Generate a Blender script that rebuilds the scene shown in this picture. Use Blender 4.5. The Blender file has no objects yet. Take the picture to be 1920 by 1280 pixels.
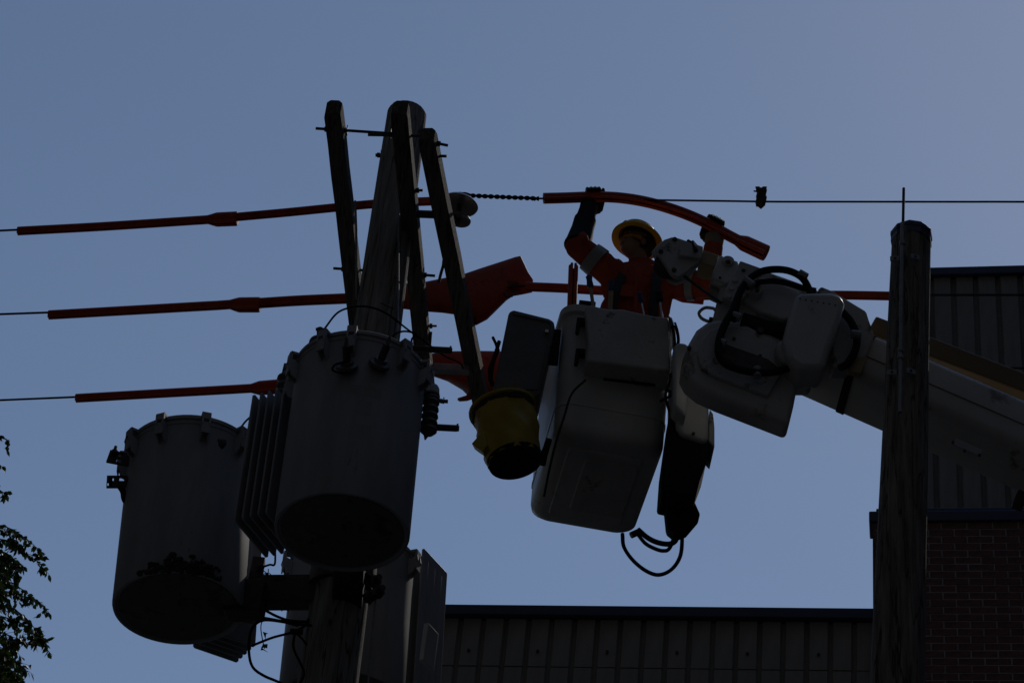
import bpy, bmesh, math, random
from mathutils import Vector, Matrix
random.seed(7)
V = Vector
SC = bpy.context.scene
COL = SC.collection
# ------------------------------------------------------------------ camera, sky, sun, exposure
FPX = 4700.0                                    # focal length in pixels of a 1920 px wide frame
PITCH, ROLL = math.radians(40), math.radians(6.6)
CAM = V((0, 0, 1.6))
FWD = V((0, math.cos(PITCH), math.sin(PITCH)))
U0 = V((0, -math.sin(PITCH), math.cos(PITCH)))
RGT = V((1, 0, 0)) * math.cos(ROLL) + U0 * math.sin(ROLL)
UPV = U0 * math.cos(ROLL) - V((1, 0, 0)) * math.sin(ROLL)
cd = bpy.data.cameras.new('camera')
cam = bpy.data.objects.new('camera', cd)
COL.objects.link(cam)
m = Matrix((RGT, UPV, -FWD)).transposed().to_4x4()
m.translation = CAM
cam.matrix_world = m
cd.sensor_width = 36.0
cd.lens = FPX / 1920 * 36.0
cd.clip_start, cd.clip_end = 0.1, 6000
SC.camera = cam

SUN_AZ, SUN_EL = math.radians(27), math.radians(49)     # azimuth from +Y towards +X
w = bpy.data.worlds.new('World')
SC.world = w
w.use_nodes = True
nt = w.node_tree
for n in list(nt.nodes):
    nt.nodes.remove(n)
sky = nt.nodes.new('ShaderNodeTexSky')
sky.sky_type = 'NISHITA'
sky.sun_disc = False
sky.sun_elevation = SUN_EL
sky.sun_rotation = SUN_AZ
sky.altitude = 200
sky.air_density, sky.dust_density, sky.ozone_density = 1.0, 0.13, 1.0
bg = nt.nodes.new('ShaderNodeBackground')
bg.inputs['Strength'].default_value = 0.15
out = nt.nodes.new('ShaderNodeOutputWorld')
hs = nt.nodes.new('ShaderNodeHueSaturation')         # a slightly greyer blue all over, as in the photograph
hs.inputs['Saturation'].default_value = 0.97
nt.links.new(sky.outputs[0], hs.inputs['Color'])
nt.links.new(hs.outputs[0], bg.inputs[0])
nt.links.new(bg.outputs[0], out.inputs[0])

sd = bpy.data.lights.new('sun', 'SUN')
sd.energy = 2.0
sd.angle = math.radians(0.5)
sd.color = (1.0, 0.93, 0.84)
sun = bpy.data.objects.new('sun', sd)
COL.objects.link(sun)
SDIR = V((math.sin(SUN_AZ) * math.cos(SUN_EL), math.cos(SUN_AZ) * math.cos(SUN_EL), math.sin(SUN_EL)))
sun.rotation_euler = SDIR.to_track_quat('Z', 'Y').to_euler()
sun.location = (20, 20, 40)
vs = SC.view_settings
vs.view_transform = 'Standard'
vs.look = 'None'
vs.gamma = 1.0
vs.use_curve_mapping = False
vs.exposure = -1.12

# ------------------------------------------------------------------ measuring helpers
def ray(px, py):
    return RGT * ((px - 960) / FPX) + UPV * ((640 - py) / FPX) + FWD
def A(px, py, Y):                               # the point of the vertical plane y = Y
    d = ray(px, py)
    return CAM + d * (Y / d.y)
def H(px, py, Z):                               # the point at height Z
    d = ray(px, py)
    return CAM + d * ((Z - CAM.z) / d.z)
def mpp(p):                                     # metres per photo pixel at a point
    return (p - CAM).dot(FWD) / FPX
YAW = math.radians(-12)                         # the street runs along E1, depth is E2
E1 = V((math.cos(YAW), math.sin(YAW), 0))
E2 = V((-math.sin(YAW), math.cos(YAW), 0))
Z = V((0, 0, 1))

# ------------------------------------------------------------------ materials
MATS = {}
def mat(name, col, rough=0.6, metal=0.0, var=0.15, scale=6.0, stretch=(1, 1, 1), bump=0.0, bscale=None,
        col2=None, spots=None, coat=0.0, spec=0.5, crack=None):
    if name in MATS:
        return MATS[name]
    M = bpy.data.materials.new(name)
    M.use_nodes = True
    t = M.node_tree
    b = t.nodes['Principled BSDF']
    b.inputs['Roughness'].default_value = rough
    b.inputs['Metallic'].default_value = metal
    b.inputs['Specular IOR Level'].default_value = spec
    if coat:
        b.inputs['Coat Weight'].default_value = coat
    tc = t.nodes.new('ShaderNodeTexCoord')
    mp = t.nodes.new('ShaderNodeMapping')
    mp.inputs['Scale'].default_value = stretch
    t.links.new(tc.outputs['Object'], mp.inputs[0])
    nz = t.nodes.new('ShaderNodeTexNoise')
    nz.inputs['Scale'].default_value = scale
    nz.inputs['Detail'].default_value = 8
    nz.inputs['Roughness'].default_value = 0.65
    t.links.new(mp.outputs[0], nz.inputs['Vector'])
    cr = t.nodes.new('ShaderNodeValToRGB')
    c2 = col2 or tuple(c * (1 - var) for c in col)
    c1 = col if col2 else tuple(min(1, c * (1 + var)) for c in col)
    cr.color_ramp.elements[0].position = 0.33
    cr.color_ramp.elements[1].position = 0.67
    cr.color_ramp.elements[0].color = (*c2, 1)
    cr.color_ramp.elements[1].color = (*c1, 1)
    t.links.new(nz.outputs['Fac'], cr.inputs[0])
    src = cr.outputs[0]
    if spots:                                   # (colour, scale, threshold): rust, dirt with a shape of its own
        n2 = t.nodes.new('ShaderNodeTexNoise')
        n2.inputs['Scale'].default_value = spots[1]
        n2.inputs['Detail'].default_value = 10
        n2.inputs['Roughness'].default_value = 0.7
        t.links.new(mp.outputs[0], n2.inputs['Vector'])
        r2 = t.nodes.new('ShaderNodeValToRGB')
        r2.color_ramp.elements[0].position = spots[2]
        r2.color_ramp.elements[1].position = spots[2] + 0.06
        t.links.new(n2.outputs['Fac'], r2.inputs[0])
        mx = t.nodes.new('ShaderNodeMix')
        mx.data_type = 'RGBA'
        t.links.new(r2.outputs[0], mx.inputs['Factor'])
        t.links.new(src, mx.inputs['A'])
        mx.inputs['B'].default_value = (*spots[0], 1)
        src = mx.outputs['Result']
    if crack:                                   # (scale, width, colour): long narrow drying checks
        n3 = t.nodes.new('ShaderNodeTexNoise')
        n3.inputs['Scale'].default_value = crack[0]
        n3.inputs['Detail'].default_value = 3
        t.links.new(mp.outputs[0], n3.inputs['Vector'])
        r3 = t.nodes.new('ShaderNodeValToRGB')
        e = r3.color_ramp.elements
        e[0].position, e[1].position = 0.5 - crack[1], 0.5 + crack[1]
        e[0].color = e[1].color = (0, 0, 0, 1)
        k = e.new(0.5)
        k.color = (1, 1, 1, 1)
        t.links.new(n3.outputs['Fac'], r3.inputs[0])
        m3 = t.nodes.new('ShaderNodeMix')
        m3.data_type = 'RGBA'
        t.links.new(r3.outputs[0], m3.inputs['Factor'])
        t.links.new(src, m3.inputs['A'])
        m3.inputs['B'].default_value = (*crack[2], 1)
        src = m3.outputs['Result']
    t.links.new(src, b.inputs['Base Color'])
    if bump:
        nb = t.nodes.new('ShaderNodeTexNoise')
        nb.inputs['Scale'].default_value = bscale or scale * 4
        nb.inputs['Detail'].default_value = 6
        t.links.new(mp.outputs[0], nb.inputs['Vector'])
        bp = t.nodes.new('ShaderNodeBump')
        bp.inputs['Strength'].default_value = bump
        bp.inputs['Distance'].default_value = 0.01
        t.links.new(nb.outputs['Fac'], bp.inputs['Height'])
        t.links.new(bp.outputs[0], b.inputs['Normal'])
    MATS[name] = M
    return M

WOODP = mat('pole_wood', (0.42, 0.40, 0.37), 0.9, col2=(0.15, 0.14, 0.125), scale=5, stretch=(6, 6, 0.45), bump=1.0, bscale=16,
            spots=((0.14, 0.09, 0.06), 2.2, 0.62), crack=(2.2, 0.022, (0.03, 0.025, 0.02)))
WOODR = mat('pole_wood_brown', (0.34, 0.30, 0.25), 0.9, col2=(0.09, 0.075, 0.06), scale=5, stretch=(6, 6, 0.5), bump=1.0, bscale=16,
            spots=((0.06, 0.05, 0.04), 2.6, 0.58), crack=(2.4, 0.022, (0.02, 0.017, 0.014)))
WOODA = mat('arm_wood', (0.17, 0.15, 0.125), 0.9, col2=(0.05, 0.043, 0.037), scale=6, stretch=(8, 0.5, 8), bump=0.9, bscale=18, crack=(2.5, 0.025, (0.015, 0.012, 0.01)))
STEEL = mat('galvanised_steel', (0.30, 0.31, 0.32), 0.55, 0.4, 0.2, 20)
RUSTY = mat('dark_iron', (0.07, 0.06, 0.055), 0.6, 0.5, 0.3, 25)
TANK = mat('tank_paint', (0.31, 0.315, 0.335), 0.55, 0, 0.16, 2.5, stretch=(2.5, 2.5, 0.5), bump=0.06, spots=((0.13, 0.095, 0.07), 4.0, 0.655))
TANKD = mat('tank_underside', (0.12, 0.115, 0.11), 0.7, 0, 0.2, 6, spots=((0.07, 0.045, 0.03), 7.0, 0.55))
PORC = mat('porcelain', (0.10, 0.09, 0.09), 0.5, 0, 0.1, 10)
PORCG = mat('porcelain_grey', (0.17, 0.165, 0.165), 0.3, 0, 0.1, 10)
RUBBER = mat('black_rubber', (0.016, 0.016, 0.018), 0.75, 0, 0.15, 12, spec=0.2)
WIRE = mat('wire_black', (0.02, 0.02, 0.022), 0.9, 0.0, 0.15, 30, spec=0.0)
ALU = mat('conductor_aluminium', (0.05, 0.05, 0.052), 0.8, 0.0, 0.2, 40, spec=0.05)
ORANGE = mat('orange_rubber', (0.42, 0.060, 0.022), 0.5, 0, 0.15, 8, spots=((0.24, 0.036, 0.016), 11.0, 0.60), spec=0.3, bump=0.15)
ORANGE2 = mat('orange_rubber_worn', (0.36, 0.052, 0.020), 0.6, 0, 0.2, 5, spots=((0.18, 0.032, 0.016), 7.0, 0.57), spec=0.3, bump=0.3)
WHITE = mat('white_gelcoat', (0.50, 0.50, 0.485), 0.45, 0, 0.1, 4, spots=((0.22, 0.19, 0.155), 3.5, 0.60), coat=0.05, stretch=(1, 1, 0.6))
WHITE2 = mat('white_paint_dirty', (0.44, 0.44, 0.425), 0.55, 0, 0.15, 5, spots=((0.13, 0.115, 0.10), 5.0, 0.565))
GREYB = mat('grey_plastic', (0.11, 0.105, 0.10), 0.5, 0, 0.15, 5, spots=((0.16, 0.10, 0.05), 4.0, 0.58))
YELLOW = mat('hat_yellow', (0.85, 0.52, 0.02), 0.3, 0, 0.05, 8)
CANVAS = mat('yellow_vinyl', (0.42, 0.29, 0.015), 0.55, 0, 0.15, 6, bump=0.4, bscale=9, spots=((0.27, 0.12, 0.015), 4.5, 0.57))
INSUL = mat('boom_insulator_orange', (0.18, 0.11, 0.035), 0.4, 0, 0.08, 4)
TAN = mat('tan_fibreglass', (0.34, 0.25, 0.13), 0.5, 0, 0.1, 8)
BRICK = mat('brick_red', (0.17, 0.085, 0.068), 0.85, 0, 0.35, 9, bump=0.5, bscale=60)
MORTAR = mat('mortar', (0.45, 0.43, 0.40), 0.95, 0, 0.15, 20, bump=0.4)
SIDING = mat('siding_brown', (0.30, 0.285, 0.25), 0.8, 0, 0.14, 3, stretch=(4, 4, 0.7), bump=0.15)
SIDEB = mat('siding_backing', (0.22, 0.21, 0.185), 0.8, 0, 0.15, 3)
COPING = mat('coping_blue', (0.045, 0.055, 0.095), 0.45, 0.2, 0.1, 6)
BARK = mat('bark', (0.12, 0.095, 0.07), 0.95, 0, 0.3, 10, stretch=(3, 3, 0.6), bump=0.8)
SKIN = mat('skin', (0.30, 0.165, 0.12), 0.5, 0, 0.06, 12)
SHIRT = mat('orange_shirt', (0.37, 0.058, 0.02), 0.9, 0, 0.1, 14, bump=0.9, bscale=10)
REFL = mat('silver_tape', (0.26, 0.27, 0.26), 0.4, 0.1, 0.05, 20)
NAVY = mat('dark_trousers', (0.03, 0.035, 0.05), 0.9, 0, 0.2, 14)
BLACKW = mat('black_webbing', (0.02, 0.02, 0.022), 0.8, 0, 0.2, 20)
GLOVE = mat('glove_black', (0.028, 0.026, 0.026), 0.6, 0, 0.2, 14)
CUFF = mat('glove_cuff_leather', (0.22, 0.19, 0.15), 0.8, 0, 0.15, 14)
HAIR = mat('dark_hair', (0.03, 0.02, 0.015), 0.7, 0, 0.2, 40)
LENS = mat('mirror_lens', (0.55, 0.57, 0.60), 0.1, 1.0, 0.02, 5)
CHROME = mat('chrome_tool', (0.6, 0.6, 0.62), 0.18, 1.0, 0.03, 5)
BLUEG = mat('tool_grip_blue', (0.02, 0.035, 0.12), 0.45, 0, 0.05, 5)
LABELG = mat('label_plate', (0.50, 0.52, 0.54), 0.75, 0.0, 0.05, 5)
ASPH = mat('asphalt', (0.05, 0.05, 0.052), 0.9, 0, 0.2, 3, bump=0.3, bscale=60)
GRASSG = mat('ground_tarmac', (0.045, 0.045, 0.045), 0.95, 0, 0.3, 2, bump=0.4)
CONC = mat('pavement_concrete', (0.28, 0.27, 0.25), 0.9, 0, 0.1, 3, bump=0.2)
TWIG = mat('dry_vine', (0.07, 0.05, 0.035), 0.9, 0, 0.3, 20)
def leafmat(name, col):
    M = mat(name, col, 0.45, 0, 0.35, 3)
    b = M.node_tree.nodes['Principled BSDF']
    t = M.node_tree                             # sunlight coming through the blade
    tr = t.nodes.new('ShaderNodeBsdfTranslucent')
    tr.inputs['Color'].default_value = (col[0] * 1.3, col[1] * 1.6, col[2], 1)
    ms = t.nodes.new('ShaderNodeMixShader')
    ms.inputs[0].default_value = 0.14
    t.links.new(b.outputs[0], ms.inputs[1])
    t.links.new(tr.outputs[0], ms.inputs[2])
    t.links.new(ms.outputs[0], t.nodes['Material Output'].inputs['Surface'])
    return M
LEAF = leafmat('leaf_green', (0.065, 0.10, 0.028))
LEAFD = leafmat('leaf_dark', (0.045, 0.07, 0.022))

# ------------------------------------------------------------------ mesh helpers
def frame(axis, up=None):
    a = axis.normalized()
    u = up or (Z if abs(a.z) < 0.95 else V((0, 1, 0)))
    s = a.cross(u).normalized()
    return s, s.cross(a).normalized(), a        # side, up, axis

class MB:
    def __init__(s):
        s.v, s.f = [], []
    def add(s, vs_, fs):
        o = len(s.v)
        s.v += [V(p) for p in vs_]
        s.f += [tuple(i + o for i in f) for f in fs]
        return s
    def box(s, c, size, ax=None):
        ex, ey, ez = ax or (V((1, 0, 0)), V((0, 1, 0)), Z)
        hx, hy, hz = size[0] / 2, size[1] / 2, size[2] / 2
        p = [c + ex * (i * hx) + ey * (j * hy) + ez * (k * hz) for k in (-1, 1) for j in (-1, 1) for i in (-1, 1)]
        return s.add(p, [(0, 2, 3, 1), (4, 5, 7, 6), (0, 1, 5, 4), (2, 6, 7, 3), (0, 4, 6, 2), (1, 3, 7, 5)])
    def loft(s, rings, cap=True, closed=True):
        n = len(rings[0])
        vs_ = [p for r in rings for p in r]
        fs = []
        for k in range(len(rings) - 1):
            for i in range(n if closed else n - 1):
                j = (i + 1) % n
                fs.append((k * n + i, k * n + j, (k + 1) * n + j, (k + 1) * n + i))
        if cap:
            fs.append(tuple(reversed(range(n))))
            fs.append(tuple(range((len(rings) - 1) * n, len(rings) * n)))
        return s.add(vs_, fs)
    def tube(s, pts, rad, seg=8, cap=True, up=None):
        pts = [V(p) for p in pts]
        if not isinstance(rad, (list, tuple)):
            rad = [rad] * len(pts)
        rings, side = [], None
        for i, p in enumerate(pts):
            d = (pts[min(i + 1, len(pts) - 1)] - pts[max(i - 1, 0)]).normalized()
            if side is None:
                side = frame(d, up)[0]
            side = (side - d * side.dot(d)).normalized()
            u = side.cross(d)
            rings.append([p + side * (math.cos(a) * rad[i]) + u * (math.sin(a) * rad[i])
                          for a in (2 * math.pi * k / seg for k in range(seg))])
        return s.loft(rings, cap)
    def lathe(s, o, axis, prof, seg=24):        # prof: (along, radius)
        sd_, u, a = frame(axis)
        return s.loft([[o + a * h + sd_ * (math.cos(t) * r) + u * (math.sin(t) * r)
                        for t in (2 * math.pi * k / seg for k in range(seg))] for h, r in prof])
    def prism(s, pts, ext):
        return s.loft([list(pts), [p + ext for p in pts]])
    def sphere(s, c, r, ax=None, n=10, k=6):
        ex, ey, ez = ax or (V((1, 0, 0)), V((0, 1, 0)), Z)
        if not isinstance(r, (tuple, list)):
            r = (r, r, r)
        rings = []
        for i in range(k + 1):
            t = math.pi * (0.02 + 0.96 * i / k)
            rings.append([c + ex * (r[0] * math.sin(t) * math.cos(q)) + ey * (r[1] * math.sin(t) * math.sin(q)) - ez * (r[2] * math.cos(t))
                          for q in (2 * math.pi * j / n for j in range(n))])
        return s.loft(rings)
    def capsule(s, p, q, r0, r1, n=10):
        p, q = V(p), V(q)
        s.tube([p, q], [r0, r1], n)
        s.sphere(p, r0, None, n, 6)
        s.sphere(q, r1, None, n, 6)
        return s

ORG = {}
def mesh_of(name, mb, org=V((0, 0, 0)), smooth=35):
    me = bpy.data.meshes.new(name)
    me.from_pydata([p - org for p in mb.v], [], mb.f)
    bm = bmesh.new()
    bm.from_mesh(me)
    bmesh.ops.recalc_face_normals(bm, faces=bm.faces)
    bm.to_mesh(me)
    bm.free()
    if smooth:
        me.polygons.foreach_set('use_smooth', [True] * len(me.polygons))
        me.set_sharp_from_angle(angle=math.radians(smooth))
    return me
def obj(name, mb, m_, parent=None, smooth=35, bevel=0.0, me=None, seg=2):
    org = ORG.get(parent.name, V((0, 0, 0))) if parent else V((0, 0, 0))
    me = me or mesh_of(name, mb, org, smooth)
    if m_:
        me.materials.clear()
        me.materials.append(m_)
    o = bpy.data.objects.new(name, me)
    COL.objects.link(o)
    if parent:
        o.parent = parent
        ORG[o.name] = org
    if bevel:
        b = o.modifiers.new('bevel', 'BEVEL')
        b.width = bevel
        b.segments = seg
        b.limit_method = 'ANGLE'
        b.angle_limit = math.radians(35)
    return o
def thing(name, label, cat, loc, group=None):
    o = bpy.data.objects.new(name, None)
    o.empty_display_size = 0.1
    COL.objects.link(o)
    o.location = loc
    ORG[o.name] = V(loc)
    return tag(o, label, cat, group)
def tag(o, label, cat, group=None):
    o['label'] = label
    o['category'] = cat
    if group:
        o['group'] = group
    return o
def solo(name, mb, m_, label, cat, group=None, **k):    # a thing that is one mesh, its origin at its own centre
    c = sum(mb.v, V((0, 0, 0))) / len(mb.v)
    me = mesh_of(name, mb, c, k.pop('smooth', 35))
    o = obj(name, None, m_, None, me=me, **k)
    o.location = c
    ORG[o.name] = c
    return tag(o, label, cat, group)
def pxprism(pts, Y, t):                         # an outline standing in the plane y = Y with thickness t behind it
    return MB().prism([A(x, y, Y) for x, y in pts], V((0, t, 0)))
def voxel(mb, size, smooth=4, fac=0.5):         # one continuous skin round overlapping volumes
    me = mesh_of('tmp', mb, smooth=0)
    o = bpy.data.objects.new('tmp', me)
    COL.objects.link(o)
    r = o.modifiers.new('r', 'REMESH')
    r.mode = 'VOXEL'
    r.voxel_size = size
    sm = o.modifiers.new('s', 'SMOOTH')
    sm.iterations = smooth
    sm.factor = fac
    ev = o.evaluated_get(bpy.context.evaluated_depsgraph_get())
    src = bpy.data.meshes.new_from_object(ev)
    q = MB()
    q.v = [v.co.copy() for v in src.vertices]
    q.f = [tuple(p.vertices) for p in src.polygons]
    bpy.data.objects.remove(o)
    bpy.data.meshes.remove(me)
    bpy.data.meshes.remove(src)
    return q
def spline(pts, n=8):                           # Catmull-Rom through the points
    pts = [V(p) for p in pts]
    P = [pts[0] * 2 - pts[1]] + pts + [pts[-1] * 2 - pts[-2]]
    r = []
    for i in range(1, len(P) - 2):
        a, b, c, d = P[i - 1], P[i], P[i + 1], P[i + 2]
        for k in range(n):
            t = k / n
            r.append(0.5 * (2 * b + (c - a) * t + (2 * a - 5 * b + 4 * c - d) * t * t + (3 * b - a - 3 * c + d) * t ** 3))
    return r + [pts[-1]]
# ================================================================== the setting
def struct(name, mb, m_, smooth=0):
    o = obj(name, mb, m_, None, smooth=smooth)
    o['kind'] = 'structure'
    return o
struct('ground', MB().box(V((0, 0, -0.5)), (5000, 5000, 1.0)), GRASSG)
def strip(y0, y1, z, m_, name):                 # a strip of the street, y measured along E2
    c = E2 * ((y0 + y1) / 2)
    return struct(name, MB().box(c + Z * (z / 2 - 0.1), (400, y1 - y0, z + 0.2), (E1, E2, Z)), m_)
strip(1.6, 9.4, 0.004, ASPH, 'road')
strip(9.4, 9.6, 0.13, CONC, 'kerb')
strip(9.6, 12.4, 0.12, ASPH, 'pavement')

# ------------------------------------------------------------------ buildings
AX = (E1, E2, Z)
W0 = A(1740, 958, 17.0)                         # a point on the brick face, at coping height
zc = W0.z - 0.13
lft = (H(1636, 958, W0.z) - W0).dot(E1)
bb = thing('brick_building', 'dark red brick building with ribbed upper storey behind the right pole', 'building', (W0.x, W0.y, 0))
L = 14.0
wall = obj('wall', MB().box(V((W0.x, W0.y, 0)) + E1 * (lft + L / 2 + 0.01) + E2 * (4 - 0.011) + Z * (zc / 2), (L - 0.02, 8, zc), AX), MORTAR, bb, smooth=0)
obj('coping', MB().box(W0 + E1 * (lft + L / 2 - 0.005) + E2 * 0.09 - Z * 0.075, (L + 0.05, 0.26, 0.11), AX), COPING, bb, smooth=0, bevel=0.01)
obj('coping_lip', MB().box(W0 + E1 * (lft + L / 2 + 0.02) + E2 * 0.09 + Z * 0.005, (L - 0.02, 0.20, 0.05), AX), COPING, bb, smooth=0, bevel=0.01)
bm_ = MB().box(V((0, 0, 0)), (0.203, 0.03, 0.060), AX)
bme = mesh_of('brick', bm_, smooth=0)
bme.materials.append(BRICK)
rowh, nb = 0.0715, 0
rest = MB()
rows = int(zc / rowh)
for r_ in range(rows):
    z = zc - 0.036 - r_ * rowh
    firsts = [c_ * 0.2135 + (0.107 if r_ % 2 else 0) for c_ in range(-8, 60)]
    gap = min(s for s in firsts if s >= lft + 0.10) - 0.1015 - 0.0105 - lft
    if gap > 0.025 and r_ < 60:                 # closer brick at the corner
        rest.box(V((W0.x, W0.y, z)) + E1 * (lft + gap / 2), (gap, 0.03, 0.060), AX)
    for c_ in range(-8, 60):
        s0 = c_ * 0.2135 + (0.107 if r_ % 2 else 0)
        if s0 < lft + 0.10 or s0 > lft + L - 0.1:
            continue
        p = V((W0.x, W0.y, z)) + E1 * s0
        near = r_ < 30 and c_ < 8
        if near and nb < 300:
            o = bpy.data.objects.new('brick', bme)
            COL.objects.link(o)
            o.parent = wall
            q = p + E2 * random.uniform(-0.003, 0.003)
            o.location = q - ORG[bb.name]
            nb += 1
        elif r_ < 60:
            rest.box(p, (0.203, 0.03, 0.060), AX)
o = obj('brickwork', rest, BRICK, wall, smooth=0)
o['kind'] = 'stuff'

PANEL = {}
def siding(parent, P0, z0, z1, n, pitch, wd, s0):   # raised panels on a backing; P0 on the face, s along E1
    hgt = z1 - z0
    key = (parent.name, round(hgt, 3), wd)
    if key not in PANEL:
        mb = MB()
        w2, d = wd / 2, 0.028
        prof = [(-w2 - 0.012, 0.0), (-w2, -d), (w2, -d), (w2 + 0.012, 0.0)]
        mb.loft([[E1 * a + E2 * b + Z * zz for a, b in prof] for zz in (-hgt / 2, hgt / 2)])
        PANEL[key] = mesh_of('siding_panel', mb, smooth=0)
        PANEL[key].materials.append(SIDING)
    for k in range(n):
        o = bpy.data.objects.new('siding_panel', PANEL[key])
        COL.objects.link(o)
        o.parent = parent
        o.location = V((P0.x, P0.y, (z0 + z1) / 2)) + E1 * (s0 + k * pitch) - E2 * (0.002 + random.uniform(0, 0.004)) - ORG[parent.name]
# set-back upper storey
P1 = A(1745, 518, 17.6)
s_l = (H(1705, 518, P1.z) - P1).dot(E1)
obj('upper_storey_wall', MB().box(P1 + E1 * (s_l + 6) + E2 * 3.2 - Z * 1.9, (12, 6.4, 3.8), AX), SIDEB, bb, smooth=0)
obj('upper_coping', MB().box(P1 + E1 * (s_l + 6) + E2 * 3.2 - Z * 0.0, (12.1, 6.55, 0.10), AX), COPING, bb, smooth=0, bevel=0.01)
siding(bb, P1, W0.z + 0.06, P1.z - 0.05, 20, 0.207, 0.150, s_l + 0.10)
# lower wing on the left
P2 = A(830, 1143, 18.0)
Q2 = H(1640, 1151, P2.z)
E1s, E2s = E1, E2
E1 = (Q2 - P2).normalized()                      # the wing stands a little askew
E2 = V((-E1.y, E1.x, 0))
AX = (E1, E2, Z)
lw = (Q2 - P2).dot(E1)
s_w = (H(700, 1142, P2.z) - P2).dot(E1)
wg = thing('low_wing', 'low flat roofed wing with brown ribbed siding below the bucket', 'building', (P2.x, P2.y, 0))
wl = lw - s_w + 0.3
obj('wall', MB().box(V((P2.x, P2.y, 0)) + E1 * (s_w + wl / 2) + E2 * 4 + Z * (P2.z / 2 - 0.03), (wl, 8, P2.z - 0.06), AX), SIDEB, wg, smooth=0)
obj('coping', MB().box(P2 + E1 * (s_w + wl / 2 - 0.02) + E2 * 3.98 - Z * 0.055, (wl + 0.04, 8.16, 0.10), AX), COPING, wg, smooth=0, bevel=0.008)
zj = A(1030, 1250, 18.0).z
dz = P2.z - A(830, 1252, 18.0).z
npan = int(wl / 0.1955)
siding(wg, P2, P2.z - dz + 0.006, P2.z - 0.09, npan, 0.1955, 0.145, s_w + 0.1)
siding(wg, P2, P2.z - dz - 0.95, P2.z - dz - 0.006, npan, 0.1955, 0.145, s_w + 0.1)
bt = mesh_of('bolt', MB().lathe(V((0, 0, 0)), -E2, [(0, 0.014), (0.02, 0.014)], 8), smooth=0)
bt.materials.append(RUSTY)
for k in range(6):
    o = bpy.data.objects.new('bolt', bt)
    COL.objects.link(o)
    o.parent = wg
    o.location = P2 + E1 * (s_w + 0.1 + 0.1955 * (4 + 3 * k)) - E2 * 0.03 - Z * (dz - 0.15) - ORG[wg.name]

E1, E2 = E1s, E2s
AX = (E1, E2, Z)
# unseen tall block added behind the camera to keep the sky off camera-facing surfaces
CLAD = mat('charcoal_blocker', (0.045, 0.045, 0.048), 0.8, 0, 0.15, 2)
DARKG = mat('dark_blocker_panel', (0.03, 0.032, 0.036), 0.6, 0, 0.1, 2)
tw0 = E2 * -7.0
rear_blocker = thing('sky_blocker', 'added unseen charcoal block behind the camera that keeps sky light off the scene', 'building', tw0)
obj('wall', MB().box(tw0 - E2 * 8 + Z * 24, (110, 16, 48), AX), CLAD, rear_blocker, smooth=0)
wpm = mesh_of('blocker_panel', MB().box(V((0, 0, 0)), (2.2, 0.08, 1.9), AX), smooth=0)
wpm.materials.append(DARKG)
for fl_ in range(13):
    for c_ in range(-10, 11):
        o = bpy.data.objects.new('blocker_panel', wpm)
        COL.objects.link(o)
        o.parent = rear_blocker
        o.location = E1 * (c_ * 3.4) + Z * (2.4 + fl_ * 3.5)
for nm, xx, hh, yy, ll, lab in (('side_blocker', -33.0, 55, 15, 72, 'added tall charcoal block on the left, outside the frame, shutting out sky light'),
                                ('side_blocker', 36.0, 52, 4, 44, 'added tall charcoal block on the right, outside the frame, shutting out sky light')):
    sb = thing(nm, lab, 'building', V((xx, yy, 0)))  # unseen side blocks added to shut out sky light from left and right
    obj('wall', MB().box(V((xx, yy, hh / 2)), (14, ll, hh)), CLAD, sb, smooth=0)
    obj('blocker_cap', MB().box(V((xx, yy, hh + 0.2)), (14.4, ll + 0.4, 0.5)), CLAD, sb, smooth=0)
    fx = xx + (7.02 if xx < 0 else -7.02)
    wsm = mesh_of('blocker_panel', MB().box(V((0, 0, 0)), (0.08, 2.2, 1.9)), smooth=0)
    wsm.materials.append(DARKG)
    for fl_ in range(14):
        for c_ in range(-10, 11) if xx < 0 else range(-6, 7):
            o = bpy.data.objects.new('blocker_panel', wsm)
            COL.objects.link(o)
            o.parent = sb
            o.location = V((fx - xx, c_ * 3.4, 2.4 + fl_ * 3.5))
obj('blocker_cap', MB().box(tw0 - E2 * 8 + Z * 48.2, (110.4, 16.4, 0.5), AX), CLAD, rear_blocker, smooth=0)

# ------------------------------------------------------------------ poles
def pole_shaft(T, B, rt, rb, m_, parent, name='shaft'):
    d = (B - T).normalized()
    G = T + d * (T.z / -d.z)                    # foot on the ground
    n, rings = 46, []
    tot = (G - T).length
    for i in range(n + 1):
        t = i / n * tot
        rr = rt + (rb - rt) * t / (B - T).length
        rings.append((T + d * t, rr))
    rnd = random.Random(3)
    ph = [rnd.uniform(0, 6.28) for _ in range(8)]
    seg, R_ = 28, []
    s_, u_, a_ = frame(d)
    for i, (p, rr) in enumerate(rings):
        ring = []
        for k in range(seg):
            a = 2 * math.pi * k / seg
            f_ = 1 + 0.018 * math.sin(3 * a + ph[0] + i * 0.05) + 0.012 * math.sin(7 * a + ph[1]) + 0.006 * math.sin(i * 0.9 + ph[2] + a)
            ring.append(p + s_ * (math.cos(a) * rr * f_) + u_ * (math.sin(a) * rr * f_))
        R_.append(ring)
    return obj(name, MB().loft(R_), m_, parent, smooth=50), G

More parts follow.
